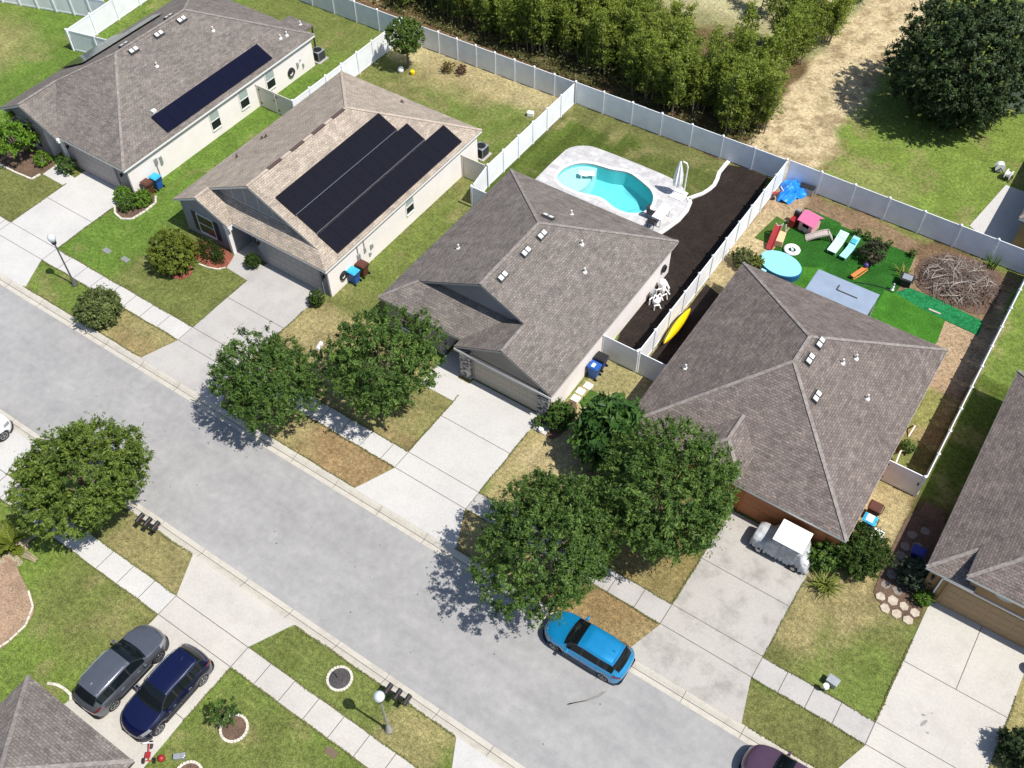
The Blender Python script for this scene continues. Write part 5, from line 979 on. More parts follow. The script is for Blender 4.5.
        if rails: fin(MB().tube([(-1.55,s*.585,1.60),(-1.45,s*.60,1.665),(-.6,s*.63,1.70),(0,s*.62,1.69),(.12,s*.61,1.63)],.018,6),'roof_rail',M['chrome'] if rails == 'chrome' else M['black_metal'])
        for xx in (.28,-.68): fin(MB().obox((xx,s*.935,.86),(.17,.03,.03)),'door_handle',M['chrome'] if rails == 'chrome' else body)
        fin(MB().bar((1.0,s*.945,.42),(-1.0,s*.945,.42),.03,.16),'sill_trim',M['black'])
        sm_ = MB()
        for xx in (.80,-.08,-.98): 
            sm_.tube([(xx,s*(crv(HW,xx)+.006),.45),(xx,s*(crv(HW,xx)+.009),.68),(xx,s*(crv(HW,xx)-.012),crv(BELT,xx)-.05)],.006,4)
        fin(sm_,'door_seam',M['black'],bo)
    fin(MB().obox((2.2,0,.52),(.12,1.0,.16)),'grille',M['black'],bevel=.03); fin(MB().obox((-2.22,0,.50),(.12,1.2,.2)),'bumper',M['black'],bevel=.04)
    fin(MB().obox((-1.38,0,1.64),(.16,.035,.07)),'aerial_fin',body,bevel=.012); fin(MB().obox((-1.66,0,1.575),(.12,1.06,.02)),'spoiler',body,bevel=.008)
    k = MB()
    for s in (1,-1): k.tube([(.98,s*.1+.1,1.13),(.93,s*.1-.35,1.165)],.008,4)
    fin(k,'wiper',M['black']); return t
make_car('bright metallic blue SUV parked along the kerb under the broad oak', (9.55,-.20,-.115), math.pi, paint('bright blue paint',(.007,.245,.52),.4), 1.0, rails=False)
make_car('grey SUV with chrome roof rails parked on the driveway against the lawn', (-8.17,-13.55,.024), math.pi/2, paint('grey paint',(.105,.115,.138),.45), 1.04, rails='chrome')
make_car('deep navy blue SUV parked beside the grey SUV, its bonnet towards the house', (-5.58,-13.2,.024), -math.pi/2, paint('navy paint',(.002,.004,.040),.3), 1.03, rails='chrome')
make_car('white car of which only the front corner shows by the bright green street tree', (-25.15,-9.15,.024), math.pi/2, paint('white paint',(.75,.75,.75),0), 1.0, rails=False)
make_car('dark plum coloured car parked at the kerb near the bottom edge', (20.35,-.75,-.115), math.pi, paint('plum paint',(.105,.055,.092),.4), 1.0, rails=False)

# covered golf cart
t = thing('golf_cart','golf cart under a grey cover with a white roof, parked before the terracotta garage','golf cart',(15.25,9.85,.024),0)
M['cover'] = plain('grey cover cloth', (.40,.41,.43), .8, var=.25, scale=3, bump=.5)
def cart(mb, nm, mt, par=t, **k): o = mb.build(nm,mt,None,**k); o.parent = par; return o
st = [(-1.75,.28,.5,.42),(-1.72,.30,.95,.56),(-1.45,.26,1.08,.64),(-1.0,.24,1.12,.66),(-.62,.24,1.80,.60),(-.55,.24,1.88,.62),(.72,.24,1.86,.62),(.82,.24,1.80,.60),(1.0,.22,1.15,.66),(1.3,.16,.75,.62),(1.42,.05,.15,.55)]
mb = MB(); rows = []; rs = np.random.RandomState(8)
STX = np.linspace(-1.75,1.42,42)
for i,x in enumerate(STX):
    zb,zt,w = (np.interp(x,[s[0] for s in st],[s[k_] for s in st]) for k_ in (1,2,3)); f = .045*math.sin(i*2.3)+rs.normal(0,.02)
    rows.append([(x,-w-f,zb),(x,-w-f*.8,zb+(zt-zb)*.35),(x,-w*.97+f*.6,zb+(zt-zb)*.7),(x,-w*.92,zt-.05),(x,-w*.45,zt),(x,w*.45,zt),(x,w*.92,zt-.05),(x,w*.97+f*.6,zb+(zt-zb)*.7),(x,w+f*.8,zb+(zt-zb)*.35),(x,w+f,zb)])
for a,b_ in zip(rows[:-1],rows[1:]):
    for j in range(9): mb.poly([a[j],b_[j],b_[j+1],a[j+1]])
mb.poly(rows[0]); mb.poly(rows[-1]); cart(mb,'cover',M['cover'],smooth=True,weld=True)
cart(MB().box(-.70,-.70,1.865,.90,.70,1.93),'roof',M['white'],bevel=.03)
for x in (-1.15,.75):
    for s in (1,-1): w = cart(MB().lathe([(.12,-.09),(.23,-.09),(.24,0),(.23,.09),(.12,.09)],(x,s*.60,.24),20,axis='y'),'wheel',M['rubber']); cart(MB().lathe([(.12,-.095),(.12,.095)],(x,s*.60,.24),14,axis='y'),'rim',M['rim'],w)
cart(MB().box(-1.5,-.5,.2,1.1,.5,.34),'chassis',M['black']); cart(MB().lathe([(.02,.75),(.13,.80),(.13,1.0),(.05,1.06)],(1.2,-.42,0),12),'golf_bag_top',M['white'])

# ------------------------------------------------------------------ street furniture
def lamp(label, x, y, z=.0, hgt=3.85, pole=None):
    t = thing('street_lamp', label, 'street lamp', (x,y,z))
    MB().lathe([(.20,-.02),(.20,.08),(.13,.16),(.11,.55),(.075,.62),(.055,.75),(.045,hgt-.35),(.05,hgt-.3)],(x,y,z),14).build('pole', pole or M['lamp_pole'], t, smooth=True)
    MB().lathe([(.06,hgt-.32),(.13,hgt-.25),(.16,hgt-.12),(.13,hgt-.06)],(x,y,z),14).build('collar', M['black_metal'], t)
    MB().lathe([(.10,hgt-.08),(.19,hgt+.02),(.245,hgt+.18),(.25,hgt+.28),(.20,hgt+.42),(.10,hgt+.50),(.02,hgt+.53)],(x,y,z),18).build('globe', M['globe'], t, smooth=True); return t
M['lamp_pole'] = plain('grey painted pole', (.10,.10,.095), .5, metal=.2); M['globe'] = plain('frosted lamp globe', (.50,.54,.58), .25, var=.05)
lamp('globe street lamp beside the dark olive bush on the far pavement', -30.6,2.6)
lamp('globe street lamp on the near verge next to the round mulch bed', 4.0,-8.66,pole=plain('concrete grey pole',(.24,.23,.205),.6))
def mailbox(label, x, y, n, rz, col='black', z=0):
    t = thing('mailbox', label, 'mailbox', (x,y,z), rz)
    p = MB().box(-.05,-.05,-.1,.05,.05,1.02); p.box(-.04 if n == 1 else -.62,-.05,.86,.04 if n == 1 else .62,.05,.96); o = p.build('post',M['black_metal']); o.parent = t
    for k in range(n):
        x0 = (k-(n-1)/2)*.52; pr = [(-.11,0),(-.11,.12)]+[(.11*math.cos(a),.12+.11*math.sin(a)) for a in np.linspace(math.pi,0,9)][1:-1]+[(.11,.12),(.11,0)]; b = MB(); i0 = 0
        b.v = [(x0+u,-.27,.98+w) for u,w in pr]+[(x0+u,.27,.98+w) for u,w in pr]; m_ = len(pr); b.f = [tuple(range(m_))[::-1],tuple(range(m_,2*m_))]+[(i,(i+1)%m_,m_+(i+1)%m_,m_+i) for i in range(m_)]
        o = b.build('box',M[col]); o.parent = t; f = MB().box(x0+.112,-.05,1.05,x0+.125,.0,1.24).build('flag',M['tail_red']); f.parent = o
    return t
mailbox('row of black mailboxes on one post at the kerb beside the bright green street tree', -12.85,-7.38,3,.12); mailbox('black mailboxes on one post at the kerb past the round bed and globe lamp', 3.62,-7.38,3,.06)
mailbox('white mailbox on a post in the grass between the two dark street oaks', -13.35,6.75,1,.3,'white')
t = thing('utility_box','grey utility box standing in the lawn near the pavement by the cream driveway','utility box',(20.02,4.75,0),-.1); MB().box(-.26,-.2,-.05,.26,.2,.40).build('casing',M['metal_grey'],bevel=.03).parent = t; MB().box(-.28,-.22,.40,.28,.22,.45).build('lid',M['metal_grey'],bevel=.02).parent = t
t = thing('bollard','short white topped marker post beside the grey utility box','post',(19.85,4.22,0)); MB().tube([(0,0,-.1),(0,0,.45)],.06).build('post',M['black']).parent = t; MB().lathe([(.13,.45),(.16,.5),(.14,.62),(.03,.66)],(0,0,0),12).build('cap',M['white']).parent = t
for nm,x,y in (('grey meter cover set in the green lawn, the one nearer the street lamp',-31.3,5.9),('grey meter cover set in the green lawn, the one nearer the big bush',-29.65,6.0)):
    t = MB().box(x-.3,y-.18,-.05,x+.3,y+.18,.025); t.box(x-.05,y-.03,.025,x+.05,y+.03,.035); tag(t.build('meter_cover',M['flash']),nm,'meter cover')
t = MB().box(2.15,-11.1,-.05,2.75,-10.75,.03); t.box(2.4,-10.95,.03,2.5,-10.9,.04); tag(t.build('meter_cover',plain('rusty cover',(.13,.09,.06),.8)),'brown meter cover in the grass beside the near pavement','meter cover')
# ringed beds
def ring(label, x, y, r, mat, n=26, z=.09, arc=(0,2*math.pi), loc=None):
    t = thing('planting_ring', label, 'flower bed', (x,y,0)); k = MB(); rs = np.random.RandomState(int(abs(x*10)))
    MB().lathe([(r-.04,-.06),(r-.04,.035),(.01,.05)],(x,y,0),30).build('mulch',mat,t)
    for i in range(n):
        a = arc[0]+(arc[1]-arc[0])*i/n; k.obox((x+r*math.cos(a),y+r*math.sin(a),z/2),(.13,2*math.pi*r/n*.94*(arc[1]-arc[0])/(2*math.pi),z+rs.uniform(0,.02)),a)
    k.build('stone_edging',M['edge_stone'],t,bevel=.02); return t
ring('round bed of charcoal mulch ringed with pale stones on the near verge', .52,-8.05,.58,M['rubber_mulch'])
ring('round bed of brown mulch ringed with pale stones holding the small tree', -2.0,-12.6,.62,M['mulch_brown']); ring('stone ringed bed at the bottom edge beside the tricycle', -2.2,-15.3,.6,M['mulch_brown'])
t = MB(); t.tube([(.4,-8.1,0),(.5,-8.0,.55),(.35,-8.02,.95)],[.03,.02,.008],6); t.tube([(.5,-8.0,.55),(.62,-7.95,.85)],[.015,.006],5); tag(t.build('dead_sapling',M['bark']),'bare dead stick left in the charcoal mulch ring','dead plant')
def edging(label, pts, step=.3, w=.14, hgt=.09):
    k = MB(); rs = np.random.RandomState(4)
    for a,b_ in zip(pts[:-1],pts[1:]):
        L = math.dist(a,b_); n = max(1,round(L/step)); an = math.atan2(b_[1]-a[1],b_[0]-a[0])
        for i in range(n): u = (i+.5)/n; k.obox((a[0]+(b_[0]-a[0])*u,a[1]+(b_[1]-a[1])*u,hgt/2),(L/n*.94,w,hgt+rs.uniform(0,.03)),an)
    return tag(k.build('stone_edging',M['edge_stone'],bevel=.015),label,'edging')
edging('pale stone edging round the bed at the white driveway corner',[(-34.2,9.2),(-33.6,8.7),(-32.8,8.55),(-32.2,8.95),(-32.05,10),(-32.1,11.0),(-32.6,11.5)])
edging('pale stone edging in front of the shrub tree bed',[(-46,7.65),(-42.7,7.75),(-41.3,7.9),(-41.2,8.6)]); edging('curved white edging between the near lawn and the shingled roof',[(-10.9,-16.0),(-10.5,-15.8),(-10.0,-15.72),(-9.5,-15.75),(-9.3,-15.95)],.25); edging('pale edging along the wood chip bed of the near lawn',[(-15.6,-13.3),(-14.7,-13.75),(-14.2,-14.6),(-14.2,-15.6),(-14.6,-17)],.4,.1,.06)
edging('line of pale edging stones in front of the covered planting by the red mulch',[(-25.3,8.35),(-24.6,8.45),(-23.9,8.7),(-23.6,9.1)],.3,.1,.06)
rs = np.random.RandomState(9)
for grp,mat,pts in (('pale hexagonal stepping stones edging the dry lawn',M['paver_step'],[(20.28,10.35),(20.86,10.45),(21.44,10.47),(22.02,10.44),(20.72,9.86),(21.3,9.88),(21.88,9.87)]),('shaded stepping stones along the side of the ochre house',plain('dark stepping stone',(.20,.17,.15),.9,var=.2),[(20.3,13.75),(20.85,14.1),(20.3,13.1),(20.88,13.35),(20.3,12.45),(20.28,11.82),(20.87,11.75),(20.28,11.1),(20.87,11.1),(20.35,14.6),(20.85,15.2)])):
    for (x,y) in pts:
        a0 = rs.uniform(0,1); p = [(x+rs.uniform(.24,.29)*math.cos(a0+i*math.pi/3+rs.uniform(-.2,.2)),y+rs.uniform(.24,.29)*math.sin(a0+i*math.pi/3+rs.uniform(-.2,.2))) for i in range(6)]
        tag(MB().prism(p,-.05,.06).build('stepping_stone',mat,bevel=.012), 'pale six sided stepping stone in the curved row by the ochre garage driveway' if 'pale' in grp else 'six sided stepping stone in the shade beside the ochre house','stepping stone',grp)
for i,(x,y) in enumerate(((.98,12.55),(.95,13.15),(1.1,13.75))): tag(MB().box(x-.24,y-.22,-.05,x+.24,y+.22,.06).build('stepping_stone',M['white'],bevel=.02),'square white stepping stone in the row before the blue bins','stepping stone','white square stones before the blue bins')

# ------------------------------------------------------------------ bins, units
def bin_(label, x, y, rz, body, lid, s=1.0, z=.0):
    t = thing('wheelie_bin', label, 'bin', (x,y,z), rz); b = MB(); i0 = 0
    lo = [(-.22,-.24,.06),(.22,-.24,.06),(.22,.22,.06),(-.22,.22,.06)]; hi = [(-.29,-.33,.98),(.29,-.33,.98),(.29,.32,.98),(-.29,.32,.98)]
    b.v = lo+hi; b.f = [(3,2,1,0),(4,5,6,7),(0,1,5,4),(1,2,6,5),(2,3,7,6),(3,0,4,7)]; b.build('body',M[body],bevel=.03).parent = t
    l = MB().box(-.31,-.37,.985,.31,.34,1.03); l.box(-.25,-.30,1.03,.25,.26,1.065); l.build('lid',M[lid],bevel=.025).parent = t
    MB().tube([(-.25,.40,.95),(.25,.40,.95)],.02).bar((-.25,.32,.95),(-.25,.40,.95),.03).bar((.25,.32,.95),(.25,.40,.95),.03).build('handle',M['black']).parent = t
    for sx in (-.27,.27): MB().lathe([(.11,-.03),(.11,.03)],(sx,.25,.11),14,axis='x').build('wheel',M['rubber']).parent = t
    t.scale = (s,s,s); return t
bin_('brown wheelie bin beside the blue one, next to the bushy stone edged bed',-33.15,11.5,-math.pi/2,'brown_bin','brown_bin'); bin_('blue wheelie bin against the pale wall under the blue black panels',-33.1,12.25,-math.pi/2,'blue_bin','cyan_lid')
bin_('blue wheelie bin with sun faded lid between the hose reel and brown bin',-15.75,12.75,-math.pi/2,'blue_bin','cyan_lid'); bin_('brown wheelie bin with its lid down behind the faded blue one',-15.7,13.55,-math.pi/2,'brown_bin','brown_bin')
bin_('blue wheelie bin with a pale label on its lid by the white stepping stones',1.0,14.55,-math.pi/2,'blue_bin','blue_bin'); bin_('black wheelie bin standing beside the white gate',.98,15.35,-math.pi/2,'navy_bin','black')
tag(MB().box(.85,14.35,1.066,1.05,14.65,1.08).build('lid_label',M['white']),'pale label sheet stuck on the blue bin lid','label')
bin_('blue wheelie bin with a white sheet on its lid at the terracotta house corner',18.2,13.6,-math.pi/2,'blue_bin','cyan_lid'); bin_('brown wheelie bin in front of the gate by the terracotta house',18.15,14.5,-math.pi/2,'brown_bin','brown_bin'); bin_('dark blue wheelie bin in the shade beside the ochre house',20.95,13.2,-math.pi/2,'navy_bin','navy_bin')
tag(MB().box(18.0,13.4,1.066,18.35,13.85,1.085).build('paper_sheet',M['white']),'white sheet lying on the blue bin lid near the dense dark shrub','sheet'); 
t = thing('storage_box','pale storage box beside the blue bin at the dense dark shrub','box',(18.85,13.2,0)); MB().box(-.25,-.4,0,.25,.4,.5).build('body',M['paver_step'],bevel=.02).parent = t; MB().box(-.27,-.42,.5,.27,.42,.56).build('lid',M['white'],bevel=.02).parent = t
def ac(label, x, y):
    t = thing('air_conditioner', label, 'air conditioner', (x,y,0)); MB().box(-.55,-.55,-.05,.55,.55,.06).build('pad',M['conc_mid']).parent = t
    b = MB().box(-.4,-.4,.07,.4,.4,.86); o = b.build('casing',M['metal_grey'],bevel=.04); o.parent = t; g_ = MB()
    for z in np.linspace(.15,.78,13):
        for s in (1,-1): g_.box(-.36,s*.405-.006,z-.014,.36,s*.405+.006,z+.014); g_.box(s*.405-.006,-.36,z-.014,s*.405+.006,.36,z+.014)
    g_.build('louvre',M['black']).parent = o
    f = MB().lathe([(.34,.861),(.34,.875),(.30,.876),(.30,.868)],(0,0,0),24); 
    for a in range(8): f.bar((.06*math.cos(a*.785),.06*math.sin(a*.785),.885),(.33*math.cos(a*.785),.33*math.sin(a*.785),.885),.015)
    f.build('fan_grille',M['black']).parent = t; return t
ac('air conditioner unit on a pad behind the panelled pale house',-33.95,30.25); ac('air conditioner unit behind the tan roof house near the almond gate',-16.3,27.6)
t = thing('pool_pump','white pool pump and filter pipework on the dark mulch by the house wall','pool equipment',(1.15,22.1,0)); rs = np.random.RandomState(6); k = MB()
for i in range(9):
    y = -.95+i*.23; x = rs.uniform(-.3,.3); k.tube([(x,y,.05),(x,y,.35+.3*rs.rand()),(x+rs.uniform(-.3,.3),y+.25,.4+.25*rs.rand()),(x+.3,y+.3,.1)],.045,8)
k.build('pipework',M['white']).parent = t
MB().lathe([(.22,0),(.25,.1),(.25,.75),(.18,.88),(.06,.93)],(-.2,.85,0),18).build('filter_tank',M['white']).parent = t; MB().obox((.1,-.3,.2),(.3,.55,.32)).build('pump',M['white'],bevel=.05).parent = t; MB().obox((-.32,-.2,.55),(.15,.5,.5)).build('control_box',M['metal_grey'],bevel=.02).parent = t

# ------------------------------------------------------------------ pool yard
t = thing('patio_umbrella','closed white cantilever umbrella on the pool deck','umbrella',(-2.45,31.55,.035))
def ch(mb, nm, mt, par=None, **k): o = mb.build(nm,mt,None,**k); o.parent = par or t; return o
ch(MB().box(-.5,-.5,.0,.5,.5,.07),'base',M['white'],bevel=.02); ch(MB().tube([(.3,.15,0),(.3,.15,2.45),(.2,.12,2.75),(-.05,.05,2.85)],.05,10),'mast',M['white']); 
um = MB().lathe([(.05,.75),(.24,.8),(.30,1.1),(.26,1.7),(.17,2.3),(.07,2.75),(.02,2.85)],(-.2,0,0),16); um.v = [(v[0]*(1+.0),v[1],v[2]) for v in um.v]
for i in range(len(um.v)):
    x,y,z = um.v[i]; a = math.atan2(y,x+.2); f = 1+.22*math.cos(a*8); um.v[i] = (-.2+(x+.2)*f,y*f,z)
ch(um,'canopy',plain('white umbrella cloth',(.78,.78,.77),.8,var=.05)); ch(MB().tube([(-.2,0,.2),(-.2,0,.8)],.03),'handle',M['white'])
t = thing('patio_table','white rectangular table on the pool deck by the roof edge','table',(-2.25,28.6,.035)); ch(MB().box(-.36,-.72,.70,.36,.72,.75),'tabletop',M['white'],bevel=.01)
for sx in (-.3,.3):
    for sy in (-.65,.65): ch(MB().box(sx-.03,sy-.03,0,sx+.03,sy+.03,.70),'leg',M['white'])
def chair(label, x, y, rz, mat):
    global t
    t = thing('patio_chair', label, 'chair', (x,y,.035), rz); ch(MB().box(-.24,-.24,.42,.24,.24,.46),'seat',mat,bevel=.01); ch(MB().obox((0,.26,.7),(.48,.03,.5),0,-.15),'backrest',mat,bevel=.01)
    for sx in (-.22,.22):
        for sy in (-.22,.22): ch(MB().box(sx-.02,sy-.02,0,sx+.02,sy+.02,.42),'leg',mat)
chair('black patio chair tucked in along the long side of the white table',-2.95,28.5,math.pi/2,M['black']); chair('black patio chair pulled up at the end of the white table nearest the roof',-2.45,27.75,math.pi,M['black'])
t = thing('pool_lounger','white in pool lounger standing on the shallow pool shelf','lounger',(-8.85,29.95,-.24),.55); t.scale = (.74,.74,.9)
lg = MB(); prof = [(-.75,.50),(-.45,.42),(-.1,.36),(.3,.44),(.75,.42)]
for (a,za),(b_,zb) in zip(prof[:-1],prof[1:]): lg.poly([(a,-.32,za),(b_,-.32,zb),(b_,.32,zb),(a,.32,za)]); lg.poly([(a,-.32,za-.06),(b_,-.32,zb-.06),(b_,-.32,zb),(a,-.32,za)]); lg.poly([(a,.32,za-.06),(b_,.32,zb-.06),(b_,.32,zb),(a,.32,za)])
ch(lg,'seat',M['white']); ch(MB().box(-.6,-.3,0,-.5,.3,.42).box(.5,-.3,0,.6,.3,.40),'support',M['white'])
M['yellow'] = plain('yellow kayak hull',(.72,.50,.005),.35,var=.04)
t = thing('kayak','yellow kayak leaning on its side against the white fence','kayak',(3.35,20.4,0)); k = MB(); R0 = []
for i in range(25):
    u = i/24; y = -1.75+3.5*u; w = .40*math.sin(math.pi*u)**.6+.004; lift = .12*abs(2*u-1)**3; R0.append([(0.0+w*.62*math.cos(a), y, .5+w*1.0*math.sin(a)) for a in np.linspace(0,2*math.pi,17)[:-1]])
for a,b_ in zip(R0[:-1],R0[1:]):
    for j in range(16): k.poly([a[j],a[(j+1)%16],b_[(j+1)%16],b_[j]])
ch(k,'hull',M['yellow'],smooth=True,weld=True); sk_ = MB()
for sgn in (1,): sk_.tube([(-.12*math.sin(math.pi*i/24),-1.75+3.5*i/24,.5+sgn*(.40*math.sin(math.pi*i/24)**.6+.01)*1.02) for i in range(25)],.022,6)
ch(sk_,'gunwale_trim',M['black']); ch(MB().lathe([(.24,-.01),(.2,0.0)],(.245,0,.5),16,axis='x',sx=1.6,sy=.7),'cockpit',M['black']) if False else None
rs = np.random.RandomState(12)

# ------------------------------------------------------------------ toys and things in the yard
M['pink'] = plain('pink plastic',(.62,.16,.30),.45,var=.08); M['pink_light'] = plain('light pink plastic',(.68,.36,.38),.45,var=.06); M['tarp'] = plain('blue tarpaulin',(.012,.20,.66),.4,var=.25,scale=3); M['toy_red'] = plain('dark red plastic',(.28,.02,.022),.45); M['toy_grey'] = plain('grey beige plastic',(.46,.40,.37),.5); M['mint'] = plain('pale mint plastic',(.45,.66,.58),.45,var=.05); M['aqua'] = plain('aqua plastic',(.06,.40,.50),.4,var=.06); M['orange'] = plain('orange wood',(.50,.17,.045),.6,var=.15); M['aqua_light'] = plain('light aqua plastic',(.30,.62,.66),.4,var=.06); M['peach'] = plain('peach plastic',(.66,.42,.24),.5)
t = thing('playhouse','pink plastic playhouse with a gabled roof on the green turf','playhouse',(6.35,33.35,.03),-.18); t.scale = (.84,.84,.92); a = .58
w = MB(); w.box(-a,-.62,0,-a+.05,.62,.95).box(a-.05,-.62,0,a,.62,.95).box(-a+.05,.57,0,a-.05,.62,.95); w.box(-a+.05,-.62,0,-.28,-.57,.95).box(.28,-.62,0,a-.05,-.57,.95).box(-.28,-.62,.72,.28,-.57,.95)
for x in (-a,a-.05): w.poly([(x,-.62,.95),(x,.62,.95),(x,0,1.32)])
ch(w,'wall',M['pink_light']); r_ = MB()
for s in (1,-1): r_.poly([(-.74,0,1.40),(.74,0,1.40),(.74,s*.78,.92),(-.74,s*.78,.92)]); r_.poly([(-.74,0,1.34),(.74,0,1.34),(.74,s*.78,.86),(-.74,s*.78,.86)]); r_.poly([(-.74,s*.78,.92),(.74,s*.78,.92),(.74,s*.78,.86),(-.74,s*.78,.86)])
for s in (1,-1):
    for x in (-.74,.74): r_.poly([(x,0,1.40),(x,s*.78,.92),(x,s*.78,.86),(x,0,1.34)])
ch(r_,'roof',M['pink']); ch(MB().box(-.26,-.60,.03,.26,-.585,.42),'half_door',M['toy_grey'])
t = thing('toy_kitchen','dark red and black toy unit standing at the side of the pink playhouse','toy',(5.35,33.2,.03),-.15); ch(MB().box(-.2,-.4,0,.2,.45,.6),'body',M['toy_red'],bevel=.02); ch(MB().box(-.2,.1,.6,.2,.45,.95),'backboard',M['black'],bevel=.02); ch(MB().box(-.14,.2,.95,.14,.42,1.05),'top',M['metal_grey'])
def slide(label, x, y, rz, L, H_, mat, ladder, w=.42):
    global t
    t = thing('toy_slide', label, 'slide', (x,y,.03), rz); s = MB(); n = 10
    for i in range(n):
        u,v = i/n,(i+1)/n; f = lambda u: H_*(1-u)**1.1+.08*math.sin(math.pi*u)+.06
        s.poly([(L*u,-w/2,f(u)),(L*v,-w/2,f(v)),(L*v,w/2,f(v)),(L*u,w/2,f(u))])
        for sg in (1,-1): s.poly([(L*u,sg*w/2,f(u)-.05),(L*v,sg*w/2,f(v)-.05),(L*v,sg*w/2,f(v)+.1),(L*u,sg*w/2,f(u)+.1)]); s.poly([(L*u,sg*(w/2+.05),f(u)-.05),(L*v,sg*(w/2+.05),f(v)-.05),(L*v,sg*(w/2+.05),f(v)+.1),(L*u,sg*(w/2+.05),f(u)+.1)]); s.poly([(L*u,sg*w/2,f(u)+.1),(L*v,sg*w/2,f(v)+.1),(L*v,sg*(w/2+.05),f(v)+.1),(L*u,sg*(w/2+.05),f(u)+.1)])
    ch(s,'chute',mat); l = MB()
    for sg in (1,-1): l.bar((-.05,sg*w/2,H_+.15),(-.45,sg*(w/2+.05),0),.07)
    for i in range(4): u = (i+.6)/4.5; l.bar((-.05-.4*u,-w/2,(H_+.1)*(1-u)),(-.05-.4*u,w/2,(H_+.1)*(1-u)),.07,.05)
    ch(l,'ladder',ladder)
slide('grey beige toy slide lying across the green turf beside the pink playhouse',7.75,33.0,math.pi+.55,1.35,.55,M['toy_grey'],M['toy_grey']); slide('dark red toy slide running down towards the round play pool',4.85,31.5,-math.pi/2+.12,1.5,.85,M['toy_red'],M['toy_grey'],.34)
t = thing('climbing_frame','peach toy climber panel next to the dark red slide','toy',(5.3,31.1,.03),.2); ch(MB().box(-.25,-.5,.0,.25,.55,.5),'step_block',M['peach'],bevel=.04); ch(MB().bar((-.2,.5,.5),(-.1,.62,1.05),.08).bar((.2,.5,.5),(.1,.62,1.05),.08),'grip',M['toy_grey'])
def lounger(label, x, y, rz, mat, mat2, L=1.75, w=.56, lift=.5):
    global t
    t = thing('sun_lounger', label, 'sun lounger', (x,y,.03), rz); s = MB(); P = [(-L/2,.30),(-.1,.28),(.15,.30),(L/2,.30+lift)]
    for (a,za),(b_,zb) in zip(P[:-1],P[1:]): s.poly([(a,-w/2,za),(b_,-w/2,zb),(b_,w/2,zb),(a,w/2,za)]); s.poly([(a,-w/2,za-.07),(b_,-w/2,zb-.07),(b_,-w/2,zb),(a,-w/2,za)]); s.poly([(a,w/2,za-.07),(b_,w/2,zb-.07),(b_,w/2,zb),(a,w/2,za)])
    s.poly([(-L/2,-w/2,.23),(-L/2,w/2,.23),(-L/2,w/2,.30),(-L/2,-w/2,.30)]); ch(s,'seat',mat)
    for (xx) in (-L/2+.15,L/2-.4):
        for sy in (-w/2+.05,w/2-.05): ch(MB().box(xx-.03,sy-.03,0,xx+.03,sy+.03,.28),'leg',mat)
    ch(MB().obox((L/2-.3,0,.30+lift*.62),(.34,w*.8,.08),0,0,-.5),'head_cushion',mat2,bevel=.03)
lounger('pale mint rounded sun lounger on the green turf',8.6,32.75,math.pi/2-.05,M['mint'],M['mint'],1.85,.62,.35); lounger('aqua blue sun lounger on the green turf next to the mint one',9.45,32.6,math.pi/2-.1,M['aqua_light'],M['aqua'],1.75,.48,.5)
t = thing('play_pool','oval above ground play pool with aqua lining and dark blue outer wall','play pool',(6.35,28.75,.03),-.12); W0 = 1.42; 
ch(MB().lathe([(W0,0),(W0+.03,.45),(W0,.52),(W0-.08,.52),(W0-.10,.40)],(0,0,0),32,sy=.72),'outer_wall',plain('dark blue vinyl wall',(.02,.10,.26),.4)); ch(MB().lathe([(W0-.02,.54),(W0-.12,.53),(W0-.18,.2),(W0-.2,.06),(.01,.05)],(0,0,0),32,sy=.72),'lining',plain('aqua pool lining',(.22,.60,.64),.5,var=.06)); ch(MB().poly([((W0-.13)*math.cos(a),(W0-.13)*.72*math.sin(a),.40) for a in np.linspace(0,2*math.pi,33)[:-1]]),'water',M['water'])
ch(MB().box(-.7,-1.25,.1,-.35,-1.08,.5),'pump',M['aqua_light'],bevel=.03)
for i,(x,y) in enumerate(((5.95,28.3),(6.4,28.5),(6.55,28.35),(6.2,28.75))): tag(MB().lathe([(.01,.40),(.055,.43),(.07,.47),(.055,.51),(.01,.54)],(x,y,.03),10).build('play_ball',M['white'] if i % 2 else plain('purple ball',(.30,.20,.55),.4),smooth=True),'white ball floating in the oval play pool' if i % 2 else 'lilac ball floating in the oval play pool','ball','balls floating in the play pool')
t = thing('swim_ring','white swim ring with a dark centre lying beside the oval play pool','swim ring',(6.32,30.75,.03)); ch(MB().lathe([(.24,.06),(.30,.0),(.42,-.0),(.52,.06),(.55,.14),(.48,.22),(.38,.24),(.28,.2),(.24,.12)],(0,0,0),26),'ring',M['white'],smooth=True); ch(MB().lathe([(.25,.125),(.01,.13)],(0,0,0),20),'seat_net',M['black']); ch(MB().obox((.03,-.02,.16),(.14,.2,.06),.5).obox((-.09,.08,.16),(.08,.08,.06)),'seat',M['mint'])
